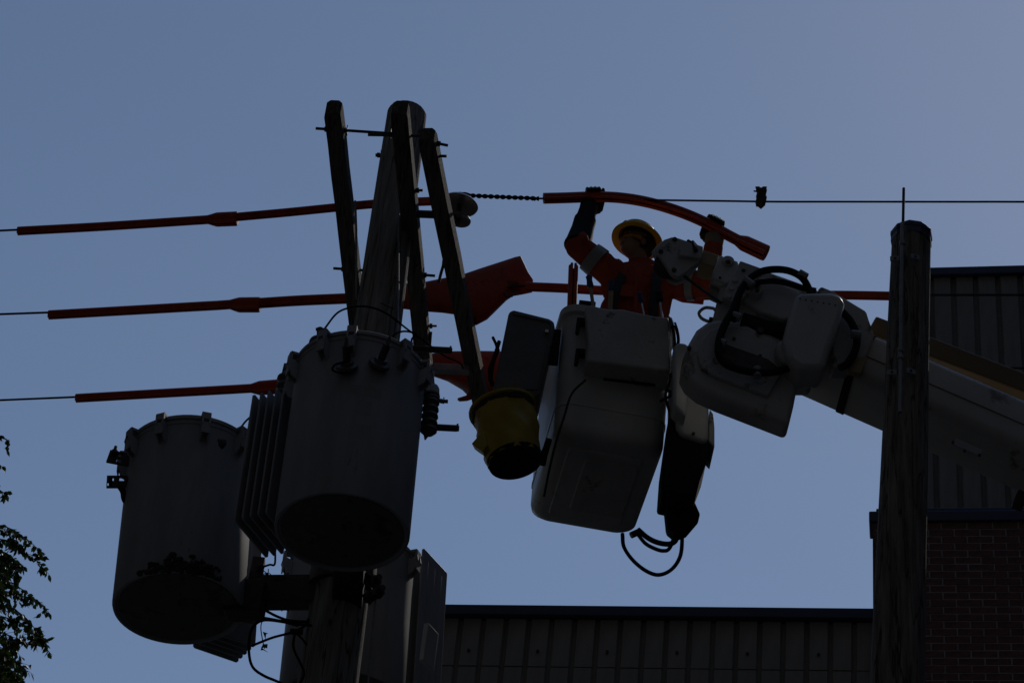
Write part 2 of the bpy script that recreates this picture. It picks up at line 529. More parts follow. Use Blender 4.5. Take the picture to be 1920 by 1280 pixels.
PT, PB = A(762, 217, 11.2), A(614, 1280, 11.2)
pd_ = (PB - PT).normalized()
G = PT + pd_ * (PT.z / -pd_.z)
pole = thing('utility_pole', 'weathered wooden utility pole carrying the transformers and three dark crossarms', 'utility pole', (G.x, G.y, 0.13))
shaft, _ = pole_shaft(PT, PB, 37 * mpp(PT), 57 * mpp(PB), WOODP, pole)
obj('pole_top', MB().lathe(PT + Z * 0.002, Z, [(0, 37 * mpp(PT) * 0.99), (0.012, 36 * mpp(PT)), (0.02, 30 * mpp(PT))], 24), WOODP, pole)
def pole_at(py):
    t = (py - 208) / (1280 - 208)
    # point of the pole axis seen at photo row py
    lo, hi = 0.0, 1.2
    for _ in range(40):
        mi = (lo + hi) / 2
        p = PT + (PB - PT) * mi
        v = p - CAM
        y = 640 - FPX * v.dot(UPV) / v.dot(FWD)
        if y < py: lo = mi
        else: hi = mi
    return PT + (PB - PT) * lo
# ground wire with its staples down the right flank
gw = [A(x, y, 11.02) for x, y in ((748, 400), (747, 470), (747, 540), (746, 600), (744, 640), (735, 760), (715, 1000), (690, 1280))]
obj('ground_wire', MB().tube(gw, 0.006, 6), STEEL, pole)
for y, x0, x1 in ((462, 741, 752), (520, 744, 752), (568, 714, 738)):
    obj('staple', MB().tube([A(x0, y, 11.05), A((x0 + x1) / 2, y + 6, 11.03), A(x1, y + 11, 11.02)], 0.004, 5), RUSTY, pole)
# crossarms
ZA = CAM.z + 10.07
def arm(n_px, f_px, length, label, hw=0.049, hh=0.060):
    N = H(*n_px, ZA)
    Fp = H(*f_px, ZA)
    d = (Fp - N).normalized()
    s_ = d.cross(Z).normalized()
    mb = MB()
    ch = 0.022                                  # chamfered top edge and roofed near end
    prof = [(-hw, 0), (hw, 0), (hw, 2 * hh - ch), (hw - ch, 2 * hh), (-hw + ch, 2 * hh), (-hw, 2 * hh - ch)]
    rings = []
    cuts = [(0.0, 0.90, 0.012), (0.035, 1.0, 0)] + [(length * k / 10, 1.0, 0) for k in range(1, 10)] + [(length - 0.03, 1.0, 0), (length, 0.85, 0.01)]
    for t, sc, lift in cuts:
        j = random.uniform(-0.0015, 0.0015)
        rings.append([N + d * t + s_ * (a * sc + j) + Z * ((b - hh) * sc + hh) for a, b in prof])
    o = obj('crossarm', mb.loft(rings), WOODA, pole, smooth=20, bevel=0.003)
    o['label'] = label
    return o, N, d, s_
aL, NL_, dL, sL = arm((623, 214), (668, 609), 2.6, 'dark crossarm left of the pole top')
aM, NM_, dM, sM = arm((748, 215), (790, 653), 2.62, 'dark crossarm against the pole top')
aR, NR_, dR, sR = arm((799, 266), (905, 785), 2.62, 'dark crossarm right of the pole, lowest in the picture')
def bolt(parent, p, q, r=0.008, nuts=(0.0, 1.0), wr=0.022):
    p, q = V(p), V(q)
    d = (q - p).normalized()
    mb = MB().tube([p, q], r, 8)
    for t in nuts:
        c = p + (q - p) * t
        mb.lathe(c - d * 0.009, d, [(0, wr * 0.75), (0.018, wr * 0.75)], 6)
        mb.box(c + d * (0.016 if t < 0.5 else -0.016), (wr * 2, wr * 2, 0.006), (frame(d)[0], frame(d)[1], d))
    return obj('bolt', mb, RUSTY, parent, smooth=20)
zb = ZA + 0.06
bolt(aL, H(592, 241, zb), H(742, 251, zb), 0.0085, (0.13, 0.36, 0.97))
bolt(aM, H(690, 253, zb + .02), H(796, 255, zb + .02), 0.0085, (0.72,))
bolt(pole, A(704, 291, 11.2), A(740, 291, 11.2), 0.011, (0.16,))
bolt(aR, H(795, 264, zb), H(840, 273, zb), 0.0085, (0.62,))
bolt(aR, H(795, 292, zb), H(838, 293, zb), 0.0085, (0.62,))
bolt(aL, H(625, 503, zb), H(700, 508, zb), 0.0085, (0.24,))
bolt(aM, H(730, 511, zb), H(816, 517, zb), 0.0085, (0.78,))
bolt(aM, H(770, 357, zb), H(793, 357, zb), 0.008, (0.6,))
bolt(aM, H(795, 611, zb), H(819, 611, zb), 0.007, (0.55,))
bolt(aL, H(655, 608, zb), H(668, 612, zb), 0.01, (0.2,))
# flat steel brace between the arms, wedge, stub pins
obj('brace', MB().tube([H(778, 401, ZA + .03), H(832, 403, ZA + .03)], 0.024, 8), RUSTY, aM)
obj('brace_strap', MB().box((H(800, 620, zb) + H(812, 660, zb)) / 2, (0.02, 0.16, 0.03)), WOODA, aM, smooth=0)
for (x0, y0, x1, y1) in ((712, 650, 848, 657), (685, 794, 861, 803)):
    a, b = A(x0, y0, 11.3), A(x1, y1, 11.3)
    mb = MB().tube([a, a + (b - a) * 0.97, b], [0.020, 0.020, 0.016], 12)
    mb.box(b - (b - a).normalized() * 0.012 + Z * 0.022, (0.012, 0.012, 0.016))
    obj('pin', mb, RUSTY, pole)
bolt(pole, A(818, 750, 11.3), A(840, 751, 11.3), 0.007, (0.4,), 0.014)
# steel bar along the third conductor behind the arms
obj('channel', MB().box((A(812, 690, 12.3) + A(880, 694, 12.3)) / 2, ((A(880, 694, 12.3) - A(812, 690, 12.3)).length, 0.05, 0.05),
    ((A(880, 694, 12.3) - A(812, 690, 12.3)).normalized(), V((0, 1, 0)), Z)), STEEL, pole, bevel=0.004)
# thin light grey strip along the left arm
obj('conduit', MB().tube([H(666, 377, ZA - .01), H(668, 430, ZA - .01), H(668, 560, ZA - .01)], 0.007, 6), STEEL, aL)

# right-hand pole
RT, RB = A(1708, 441, 10.5), A(1681, 1280, 10.5)
rd = (RB - RT).normalized()
RG = RT + rd * (RT.z / -rd.z)
rp = thing('utility_pole', 'brown knotty wooden pole with metal conduit in front of the boom', 'utility pole', (RG.x, RG.y, 0.13))
pole_shaft(RT, RB, 36 * mpp(RT), 51 * mpp(RB), WOODR, rp)
r0 = 38.5 * mpp(RT)
obj('cap', MB().lathe(RT - Z * 0.07, -rd, [(0, r0 * 1.0), (0.045, r0), (0.05, r0 * 1.03), (0.075, r0 * 1.03), (0.085, r0 * 0.97), (0.105, r0 * 0.80), (0.115, r0 * 0.4)], 10), COPING, rp, smooth=25)
cp = lambda x, y: A(x, y, 10.33)
obj('conduit', MB().tube([cp(1692, 418), cp(1691.5, 450), cp(1690, 560), cp(1688.5, 660), cp(1688, 700), cp(1687.5, 773)], 0.0115, 10), STEEL, rp)
obj('rod', MB().tube([cp(1694.5, 353), cp(1693, 430)], 0.0085, 8), RUSTY, rp)
for y, x in ((455, 1691.5), (655, 1688.5), (668, 1688.3)):
    obj('coupling', MB().lathe(cp(x, y) - Z * 0.02, Z, [(0, 0.013), (0.004, 0.018), (0.03, 0.018), (0.036, 0.013)], 10), STEEL, rp)
for (x, y) in ((1678, 485), (1716, 482), (1672, 698), (1708, 696)):
    s = -1 if x < 1692 else 1
    p = A(x, y, 10.36)
    mb = MB().box(p, (0.055, 0.008, 0.035), (V((1, 0.35 * s, 0.12 * s)).normalized(), V((-0.35 * s, 1, 0)).normalized(), Z))
    t = obj('bracket_tab', mb, STEEL, rp, smooth=0, bevel=0.002)
    obj('screw', MB().lathe(p + V((0, -0.003, 0)), V((0, -1, 0)), [(0, 0.007), (0.006, 0.007)], 8), RUSTY, t)
# ================================================================== transformers
def transformer(label, T, B, r, fin, clamps, group='pole transformers'):
    """T, B: centres of the tank's top and bottom; fin: (angle of the fin block, offset, n, far) in degrees round the tank, 0 = towards +X."""
    ax = (T - B).normalized()
    h = (T - B).length
    t = thing('transformer', label, 'transformer', B, group)
    ex = V((1, 0, 0))
    ex = (ex - ax * ex.dot(ax)).normalized()
    ey = ax.cross(ex)
    P = lambda ang, rad, z: B + ex * (math.cos(math.radians(ang)) * rad) + ey * (math.sin(math.radians(ang)) * rad) + ax * z
    prof = [(0.012, r * 0.93), (0.0, r * 0.955), (0.0, r * 0.99), (0.012, r), (h * 0.5, r), (h - 0.03, r), (h - 0.028, r * 1.012), (h - 0.004, r * 1.012)]
    obj('tank', MB().lathe(B, ax, prof, 56), TANK, t)
    obj('underside', MB().lathe(B + ax * 0.006, ax, [(0, r * 0.3), (0.001, r * 0.9), (0.02, r * 0.94)], 40), TANKD, t)
    lid = obj('lid', MB().lathe(B + ax * (h - 0.002), ax, [(0, r * 1.0), (0.002, r * 1.035), (0.022, r * 1.035), (0.034, r * 1.0), (0.06, r * 0.55), (0.07, r * 0.1)], 56), TANK, t)
    for a in clamps:                            # cover clamps: a ribbed lug with a hooked bolt above
        n = (P(a, 1, 0) - B).normalized()
        s_ = ax.cross(n)
        c = P(a, r * 1.0, h - 0.065)
        mb = MB()
        side = [(0.0, -0.085), (0.035, -0.065), (0.062, 0.01), (0.056, 0.045), (0.0, 0.02)]
        for s in (-0.024, 0.015):
            mb.prism([c + n * a_ + ax * b_ + s_ * s for a_, b_ in side], s_ * 0.009)
        mb.box(c + n * 0.052 - ax * 0.018, (0.008, 0.047, 0.07), (n, s_, ax))
        mb.box(c + n * 0.012 + ax * 0.080, (0.075, 0.050, 0.016), (n, s_, ax))
        mb.box(c + n * 0.048 + ax * 0.060, (0.016, 0.050, 0.040), (n, s_, ax))
        mb.tube([c + n * 0.005 + ax * 0.05, c + n * 0.005 + ax * 0.10], 0.010, 6)
        obj('lid_clamp', mb, TANK, t, smooth=25)
    # cooling fins
    ang, off, n, lenf, z0, z1, tdir = fin[:7]
    gap = fin[7] if len(fin) > 7 else 0.046
    for k in range(n):
        d = V((math.cos(math.radians(tdir)), math.sin(math.radians(tdir)), 0))
        d = (d - ax * d.dot(ax)).normalized()
        nn = ax.cross(d)                        # stacking direction
        c = P(ang, r + off, 0) - nn * ((k - (n - 1) / 2) * gap)
        pr = [(-lenf / 2, z0 + 0.0), (lenf / 2, z0 + 0.0), (lenf / 2, z1 - 0.0), (-lenf / 2, z1 - 0.0)]
        ch = 0.010
        pr = [(-lenf / 2, z0 + ch), (-lenf / 2 + ch, z0), (lenf / 2 - ch, z0), (lenf / 2, z0 + ch), (lenf / 2, z1 - ch), (lenf / 2 - ch, z1), (-lenf / 2 + ch, z1), (-lenf / 2, z1 - ch)]
        mb = MB().prism([c + d * a_ + ax * b_ - nn * 0.006 for a_, b_ in pr], nn * 0.012)
        for q in (-0.28, 0, 0.28):              # pressed flutes
            for s in (-1, 1):
                mb.tube([c + d * (lenf * q) + nn * (0.001 * s) + ax * (z0 + 0.06), c + d * (lenf * q) + nn * (0.001 * s) + ax * (z1 - 0.06)], 0.0075, 6)
        fo = obj('cooling_fin', mb, TANK, t, smooth=25, bevel=0.003)
    c = P(ang, r + off * 0.6, 0)
    for zz in (z0 + 0.06, z1 - 0.06):
        obj('fin_header', MB().tube([P(ang, r * 0.9, zz), P(ang, r + off + 0.03, zz)], 0.028, 10), TANK, t)
    return t, P, ax, h
def bushing(t, base, d, prof_n, r, L_, m_, name='bushing'):
    d = d.normalized()
    prof = [(0, r * 0.7)]
    for k in range(prof_n):
        a = L_ * (k + 0.1) / prof_n
        prof += [(a, r * 0.62), (a + L_ * 0.25 / prof_n, r), (a + L_ * 0.5 / prof_n, r * 0.95), (a + L_ * 0.6 / prof_n, r * 0.62)]
    prof += [(L_, r * 0.55), (L_ * 1.03, r * 0.3)]
    return obj(name, MB().lathe(base, d, prof, 20), m_, t, smooth=40)

# front transformer
T1, B1 = A(676, 706, 10.35), A(641, 999, 10.35)
t1, P, ax1, h1 = transformer('large grey transformer tank in front of the pole, nearest of the three', T1, B1, 124.5 * mpp((T1 + B1) / 2),
                             (146, 0.135, 5, 0.36, 0.13, 0.96, 62), (168, 197, 238, 262, 308, 338))
R1 = 124.5 * mpp((T1 + B1) / 2)
b = bushing(t1, A(600, 648, 10.35) - ax1 * 0.06, ax1, 2, 0.062, 0.11, PORC)
obj('terminal', MB().tube([A(600, 628, 10.35), A(600, 616, 10.35)], 0.018, 8).tube([A(592, 617, 10.35), A(612, 618, 10.35)], 0.009, 6), RUSTY, t1)
for (x, y) in ((652, 684), (713, 676)):
    p = A(x, y, 10.0)
    n = V((p.x - T1.x, p.y - T1.y, 0)).normalized()
    p = V((T1.x, T1.y, p.z - 0.03)) + n * R1 * 0.99
    d = (n + Z * 0.55).normalized()
    bushing(t1, p, d, 1, 0.058, 0.055, PORC)
    e = obj('eye_terminal', MB().tube([p + d * 0.05, p + d * 0.14], 0.020, 8).box(p + d * 0.15, (0.012, 0.035, 0.06), (n.cross(Z), n, Z)), RUSTY, t1)
# strap, small jumper between the two and the terminal
g = spline([A(646, 678, 9.95), A(628, 684, 9.93), A(624, 694, 9.94), A(640, 699, 9.97), A(654, 697, 9.98)], 6)
obj('bonding_strap', MB().tube(g, 0.0055, 6), WIRE, t1)
# nameplate and danger sticker: flat print
def plate(parent, name, P_, ang0, ang1, rad, z0, z1, m_):
    n = 8
    pts0 = [P_(ang0 + (ang1 - ang0) * k / n, rad, z0) for k in range(n + 1)]
    pts1 = [P_(ang0 + (ang1 - ang0) * k / n, rad, z1) for k in range(n + 1)]
    mb = MB()
    mb.add(pts0 + pts1, [(k, k + 1, n + 2 + k, n + 1 + k) for k in range(n)])
    return obj(name, mb, m_, parent, smooth=60)
PLATE = mat('plate_enamel', (0.26, 0.265, 0.28), 0.5, 0, 0.1, 10)
PLATE2 = mat('sticker_faded', (0.28, 0.28, 0.27), 0.55, 0, 0.1, 10)
PLATE3 = mat('decal_dark', (0.275, 0.28, 0.295), 0.5, 0, 0.06, 10)
for a0, a1, z0, z1, mm in ((265, 275, 0.63, 0.69, PLATE), (276, 292, 0.62, 0.69, PLATE2), (272, 285, 0.50, 0.59, PLATE3), (268, 287, 0.35, 0.44, PLATE3)):
    plate(t1, 'sticker', P, a0, a1, R1 * 1.0015, z0, z1, mm)
# surge arresters at both flanks
def arrester(parent, x0, y0, x1, y1, Y, n, rpx, m_=PORC):
    a, b_ = A(x0, y0, Y), A(x1, y1, Y)
    o = bushing(parent, b_, a - b_, n, rpx * mpp(a), (a - b_).length, m_, 'surge_arrester')
    return o
arrester(t1, 537, 702, 527, 790, 10.62, 6, 17)
obj('arrester_cap', MB().lathe(A(537, 712, 10.62), ax1, [(0, 0.034), (0.06, 0.030), (0.07, 0.02)], 14), TANK, t1)
obj('arrester_clamp', MB().tube([A(534, 695, 10.6), A(536, 684, 10.6), A(548, 682, 10.6), A(556, 690, 10.55)], 0.014, 7), RUSTY, t1)
arrester(t1, 810, 735, 803, 812, 10.45, 6, 16)
obj('arrester_cap', MB().lathe(A(811, 748, 10.45), ax1, [(0, 0.037), (0.07, 0.032), (0.09, 0.022)], 14), TANK, t1)
obj('arrester_tip', MB().tube([A(800, 812, 10.45), A(797, 824, 10.45)], [0.02, 0.004], 7), PORC, t1)
obj('arrester_bracket', MB().box(A(804, 716, 10.5), (0.05, 0.03, 0.14)), TANK, t1, bevel=0.004)
bolt(t1, A(812, 752, 10.45), A(840, 754, 10.45), 0.006, (0.6,), 0.012)

# left transformer
T2, B2 = A(360, 858, 11.2), A(334, 1141, 11.2)
R2 = 120.5 * mpp((T2 + B2) / 2)
t2, P, ax2, h2 = transformer('grey transformer tank hanging left of the pole with two terminal spades', T2, B2, R2,
                             (60, 0.12, 5, 0.28, 0.03, 0.8, 30), (178, 212, 246, 283, 318))
def spade(x0, y0, x1, y1, hgt, Y, holes):
    a, b_ = A(x0, y0, Y), A(x1, y1, Y)
    d = (a - b_).normalized()
    n = V((0, 1, 0))
    u = d.cross(n).normalized()
    u = u if u.z > 0 else -u
    Lb = (a - b_).length
    # plate with real holes: built as strips round the openings
    mb = MB()
    hs = sorted(holes)
    xs, rows = [0.0], []
    hr = 0.013
    cols_ = sorted(set(h[0] for h in hs))
    cuts = [0.0]
    for c in cols_:
        cuts += [c * Lb - hr, c * Lb + hr]
    cuts.append(Lb)
    for i in range(len(cuts) - 1):
        x_a, x_b = cuts[i], cuts[i + 1]
        if i % 2 == 0:
            mb.box(b_ + d * ((x_a + x_b) / 2), (x_b - x_a, 0.014, hgt), (d, n, u))
        else:
            c = cols_[i // 2]
            ys = sorted(h[1] * hgt for h in hs if h[0] == c)
            lo = -hgt / 2
            for yv in ys + [None]:
                hi_ = yv - hr if yv is not None else hgt / 2
                mb.box(b_ + d * ((x_a + x_b) / 2) + u * ((lo + hi_) / 2), (x_b - x_a, 0.014, hi_ - lo), (d, n, u))
                if yv is not None:
                    lo = yv + hr
    mb.tube([b_ - d * 0.14, b_ + d * 0.01], hgt * 0.40, 14)
    return obj('terminal_spade', mb, RUSTY, t2, smooth=25)
spade(203, 855, 250, 864, 0.082, 11.1, [(0.55, 0.22), (0.55, -0.22)])
spade(200, 903, 240, 903, 0.078, 11.1, [(0.3, 0.2), (0.78, 0.2), (0.85, -0.22)])
obj('spade_bolt', MB().lathe(A(214, 850, 11.08), Z, [(0, 0.018), (0.02, 0.018), (0.021, 0.01), (0.05, 0.009)], 8), RUSTY, t2)
obj('lead_cable', MB().tube(spline([A(225, 912, 11.1), A(231, 922, 11.1), A(233, 934, 11.1), A(238, 941, 11.12), A(248, 938, 11.15)], 6), 0.017, 8), RUBBER, t2)
obj('valve', MB().lathe(A(416, 838, 10.83), V((0.1, -1, -0.1)), [(0, 0.012), (0.03, 0.012), (0.03, 0.022), (0.05, 0.022), (0.055, 0.01)], 8).box(A(416, 826, 10.79), (0.045, 0.012, 0.012)), RUSTY, t2)
# lichen and nest litter stuck along the lower rim
MOSS = mat('dried_litter', (0.055, 0.045, 0.035), 0.95, 0, 0.4, 30, bump=0.8)
rn = random.Random(11)
mb = MB()
for k in range(130):
    a = rn.triangular(236, 318, 275)
    c = P(a, R2 * 1.01, rn.triangular(-0.01, 0.11, 0.02) * (1 if k % 3 else 0.6))
    mb.sphere(c, (rn.uniform(0.006, 0.022), rn.uniform(0.006, 0.014), rn.uniform(0.006, 0.02)), None, 6, 4)
o = obj('litter', mb, MOSS, t2, smooth=0)
o['kind'] = 'stuff'

# third transformer, behind the pole
T3, B3 = A(663, 1062, 12.15), A(640, 1320, 12.15)
R3 = 118 * mpp((T3 + B3) / 2)
t3, P, ax3, h3 = transformer('grey transformer tank behind the pole, its fins cut by the lower frame edge', T3, B3, R3,
                             (14, 0.035, 5, 0.29, 0.10, 1.05, 58, 0.052), (160, 190, 225, 300, 335))
pb = A(804, 1212, 11.72)
bx_ = obj('nameplate_box', MB().box(pb, (0.12, 0.03, 0.24), (V((math.cos(math.radians(58)), math.sin(math.radians(58)), 0)), V((math.sin(math.radians(58)), -math.cos(math.radians(58)), 0)), Z)), LABELG, t3, bevel=0.004)

# cluster bracket on the pole with band and litter
cbr = obj('cluster_bracket', MB().box((A(500, 1108, 11.2) + A(600, 1112, 11.2)) / 2, (0.36, 0.10, 0.17), (E1, E2, Z)).box(A(462, 1125, 11.2), (0.20, 0.12, 0.20), (E1, E2, Z)), RUSTY, pole, smooth=0, bevel=0.006)
pp = pole_at(1085)
obj('bracket_band', MB().lathe(pp - Z * 0.09, Z, [(0, 0.185), (0.18, 0.182)], 28), RUSTY, pole)
obj('standoff', MB().box(A(655, 1075, 10.9), (0.16, 0.42, 0.14)), RUSTY, pole, bevel=0.006)
for (x, y) in ((683, 1085), (700, 1092), (706, 1112), (690, 1120)):
    obj('bracket_nut', MB().lathe(A(x, y, 11.02), V((0.5, -1, 0)), [(0, 0.035), (0.03, 0.035), (0.031, 0.018), (0.07, 0.018)], 8), RUSTY, pole)
obj('drop_strut', MB().box((A(480, 1060, 11.35) + A(470, 1150, 11.35)) / 2, (0.07, 0.06, 0.40)), RUSTY, pole, bevel=0.005)

# ------------------------------------------------------------------ cables about the transformers
def cable(name, pts, r, label, cat='cable', group=None, m_=WIRE, seg=7):
    return solo(name, MB().tube(spline(pts, 8), r, seg), m_, label, cat, group)
cable('jumper_wire', [A(607, 618, 10.35), A(632, 587, 10.45), A(660, 576, 10.6), A(690, 575, 10.7), A(725, 588, 10.85), A(765, 618, 11.0), A(796, 640, 11.2), A(830, 665, 11.4), A(862, 680, 11.9), A(868, 690, 12.25)], 0.0058,
      'thin black jumper wire arching from the top bushing over the front transformer')
cable('jumper_wire', [A(730, 636, 10.4), A(745, 624, 10.5), A(762, 621, 10.7), A(778, 626, 10.9), A(772, 636, 10.95), A(772, 645, 11.0)], 0.0058,
      'short black loop of wire at the right rim of the front transformer')
cable('jumper_wire', [A(450, 803, 11.0), A(462, 788, 10.95), A(478, 775, 10.9), A(500, 765, 10.85), A(515, 745, 10.75), A(530, 738, 10.66)], 0.0058,
      'black wire from the left transformer lid to the surge arrester')
YC = 11.0
cable('service_cable', [A(560, 1172, YC), A(530, 1165, YC), A(494, 1162, YC), A(475, 1174, YC), A(468, 1195, YC), A(467, 1225, YC), A(474, 1250, YC), A(495, 1266, YC), A(530, 1282, YC), A(560, 1310, YC)], 0.0075,
      'thick black cable looping down left of the pole foot of the frame')
cable('service_cable', [A(472, 1210, YC + .1), A(510, 1195, YC + .05), A(550, 1184, YC), A(572, 1172, YC), A(578, 1160, YC)], 0.007, 'straight black cable crossing below the cluster bracket')
cable('service_cable', [A(500, 1145, YC + .1), A(520, 1155, YC), A(545, 1163, YC), A(580, 1165, YC)], 0.0075, 'upper black cable sagging from the cluster bracket to the pole')
cable('service_cable', [A(492, 1157, YC + .1), A(520, 1162, YC), A(550, 1168, YC), A(585, 1172, YC)], 0.0075, 'lower black cable sagging from the cluster bracket to the pole')
cable('service_cable', [A(553, 1185, YC), A(550, 1212, YC), A(562, 1240, YC), A(570, 1262, YC), A(560, 1285, YC)], 0.0065, 'black cable hanging in front of the third transformer')
cable('service_cable', [A(555, 1186, YC), A(566, 1196, YC), A(575, 1208, YC)], 0.006, 'short black cable tail at the splice by the pole')
solo('splice_sleeve', MB().tube([A(544, 1183, YC - .01), A(568, 1184, YC - .01)], 0.016, 10), RUBBER, 'black splice sleeve joining the cables left of the pole', 'sleeve')
cable('service_cable', [A(516, 1030, 11.3), A(515, 1057, 11.3), A(506, 1058, 11.3), A(494, 1062, 11.3), A(486, 1066, 11.3)], 0.006, 'short dark wire bent between the fins and the strut')
# dead vine with a few curled leaves
vine = thing('dead_vine', 'dry vine with curled leaves dangling under the cluster bracket', 'vine', A(495, 1160, 11.05))
obj('stem', MB().tube(spline([A(493, 1158, 11.05), A(489, 1175, 11.05), A(492, 1198, 11.05), A(496, 1215, 11.05)], 6), 0.003, 5), TWIG, vine)
for pts in (((486, 1065), (498, 1072), (503, 1085)), ((482, 1100), (492, 1108), (500, 1114)), ((482, 1082), (492, 1076), (503, 1073)), ((503, 1066), (503, 1085)), ((505, 1074), (515, 1084), (532, 1083)),
            ((494, 1091), (500, 1093)), ((520, 1143), (526, 1135), (538, 1142)), ((528, 1145), (536, 1136), (541, 1146))):
    obj('stem', MB().tube([A(x, y, 11.05) for x, y in pts], 0.0028, 5), TWIG, vine)
rn = random.Random(5)
for (x, y, s) in ((497, 1190, 6), (495, 1208, 7), (497, 1215, 8), (489, 1061, 8), (500, 1078, 4), (525, 1082, 6), (533, 1080, 5), (515, 1086, 5), (540, 1075, 6)):
    c = A(x, y, 11.05)
    k = s * mpp(c)
    pts = [c + V((rn.uniform(-k, k), rn.uniform(-k, k), rn.uniform(-k, k) * 1.3)) for _ in range(6)]
    mb = MB().add(pts, [(0, 1, 2), (0, 2, 3), (3, 2, 4), (4, 5, 0)])
    obj('leaf', mb, TWIG, vine, smooth=0)
# ================================================================== conductors and rubber goods
def wire(pts, r, label, n=6, m_=ALU):
    return solo('power_line', MB().tube(spline(pts, 6), r, 7), m_, label, 'power line', 'overhead conductors')
Z1, Z2, Z3 = CAM.z + 10.82, CAM.z + 10.45, CAM.z + 10.42
c1 = lambda x, y: H(x, y, Z1)
c2 = lambda x, y: H(x, y, Z2)
c3 = lambda x, y: H(x, y, Z3)
def ext(p, q, L_):                              # carry the line on beyond the frame
    return q + (q - p).normalized() * L_
wire([ext(c1(200, 423), c1(0, 432.5), 22), c1(0, 432.5), c1(34, 431.5), c1(200, 423), c1(385, 411), c1(446, 406.5), c1(540, 397), c1(640, 387), c1(720, 380), c1(830, 374)], 0.0075, 'uppermost conductor left of the pole, inside orange hose')
wire([c1(985 + 93.5 * k, 372 + 6.0 * min(1, k / 5) + 0.06 * k) for k in range(11)] + [ext(c1(1700, 378), c1(1920, 378.7), q_) for q_ in (2, 8, 20)], 0.0066, 'uppermost bare conductor right of the pole above the worker')
wire([ext(c2(250, 580), c2(0, 589), 22), c2(0, 589), c2(92, 587.5), c2(250, 580), c2(430, 570), c2(488, 567), c2(650, 558), c2(760, 553), c2(900, 544), c2(985, 536), c2(1060, 539), c2(1125, 543), c2(1270, 551), c2(1450, 552), c2(1640, 553), c2(1920, 553), ext(c2(1700, 553), c2(1920, 553), 20)], 0.0075,
     'middle conductor threaded through orange covers behind the crossarms')
wire([ext(c3(143, 744), c3(0, 750), 22), c3(0, 750), c3(143, 744), c3(300, 736), c3(460, 727), c3(526, 722), c3(860, 695), c3(1250, 690), c3(1920, 690), ext(c3(1700, 690), c3(1920, 690), 15)], 0.0075,
     'lowest conductor, entering the orange hose above the left transformer')

HOSEP = []                                      # keyhole section of a line hose with two lips underneath
for k in range(13):
    a = math.radians(-60 + 300 * k / 12)
    HOSEP.append((math.cos(a), math.sin(a)))
HOSEP = [(0.62, -1.25), (0.62, -0.8)] + HOSEP[1:-1] + [(-0.62, -0.8), (-0.62, -1.25), (-0.12, -1.25), (-0.12, -0.45), (-0.42, 0.15), (0, 0.5), (0.42, 0.15), (0.12, -0.45), (0.12, -1.25)]
def hose_mesh(pts, rads, up=Z, tilt=0.0):
    rings, side = [], None
    for i, p in enumerate(pts):
        d = (pts[min(i + 1, len(pts) - 1)] - pts[max(i - 1, 0)]).normalized()
        s_ = d.cross(up).normalized()
        u = s_.cross(d)
        c_, n_ = math.cos(tilt), math.sin(tilt)
        s2, u2 = s_ * c_ + u * n_, u * c_ - s_ * n_
        rings.append([p + s2 * (a * rads[i]) + u2 * (b_ * rads[i]) for a, b_ in HOSEP])
    return MB().loft(rings)
def hose(px_pts, fn, r_px, flare, label, m_=ORANGE, n=6, tilt=0.0, group='orange line hoses'):
    """px_pts left to right; flare = None, 'end' or 'start': the coupling that swallows the next hose."""
    pts = spline([fn(*p) for p in px_pts], n)
    r = r_px * mpp(pts[0])
    rads = [r] * len(pts)
    if flare:
        d = (pts[-1] - pts[-2]).normalized() if flare == 'end' else (pts[0] - pts[1]).normalized()
        e = pts[-1] if flare == 'end' else pts[0]
        fl = 58 * mpp(e)
        ex_ = [(fl, 1.0), (fl * 0.72, 1.55), (fl * 0.66, 1.6), (fl * 0.06, 1.62), (0, 1.56)]
        core = [p for p in pts if (p - e).dot(-d) > fl * 1.05]
        fpts = [e - d * q for q, _ in ex_]
        fr = [r * s for _, s in ex_]
        if flare == 'end':
            pts, rads = core + fpts, [r] * len(core) + fr
        else:
            pts, rads = fpts[::-1] + core, fr[::-1] + [r] * len(core)
    return solo('line_hose', hose_mesh(pts, rads, tilt=tilt), m_, label, 'line hose', group, bevel=0.0)
hose([(34, 432), (200, 423), (385, 411), (446, 408)], c1, 7.2, 'end', 'orange line hose at far left on the uppermost conductor')
hose([(440, 406), (540, 397), (640, 387), (720, 380), (812, 376)], c1, 7.0, None, 'orange line hose passing behind the pole at the uppermost conductor', ORANGE2)
hose([(92, 589), (250, 580), (430, 570), (488, 569)], c2, 7.6, 'end', 'orange line hose at far left on the middle conductor')
hose([(482, 567), (560, 562), (650, 558), (760, 553), (800, 552)], c2, 8.5, None, 'orange line hose running behind the pole on the middle conductor', ORANGE2)
hose([(985, 536), (1060, 539), (1125, 543), (1200, 545)], c2, 7.6, None, 'orange line hose between the cover and the worker')
hose([(1235, 548), (1270, 551), (1320, 556)], c2, 7.0, 'end', 'short orange hose coupling beside the worker\'s left elbow')
hose([(1310, 553), (1450, 552), (1580, 552), (1690, 554)], c2, 7.2, None, 'orange line hose ending behind the right pole')
hose([(143, 745), (300, 736), (460, 727), (526, 722)], c3, 7.2, 'end', 'orange line hose above the left transformer on the lowest conductor')

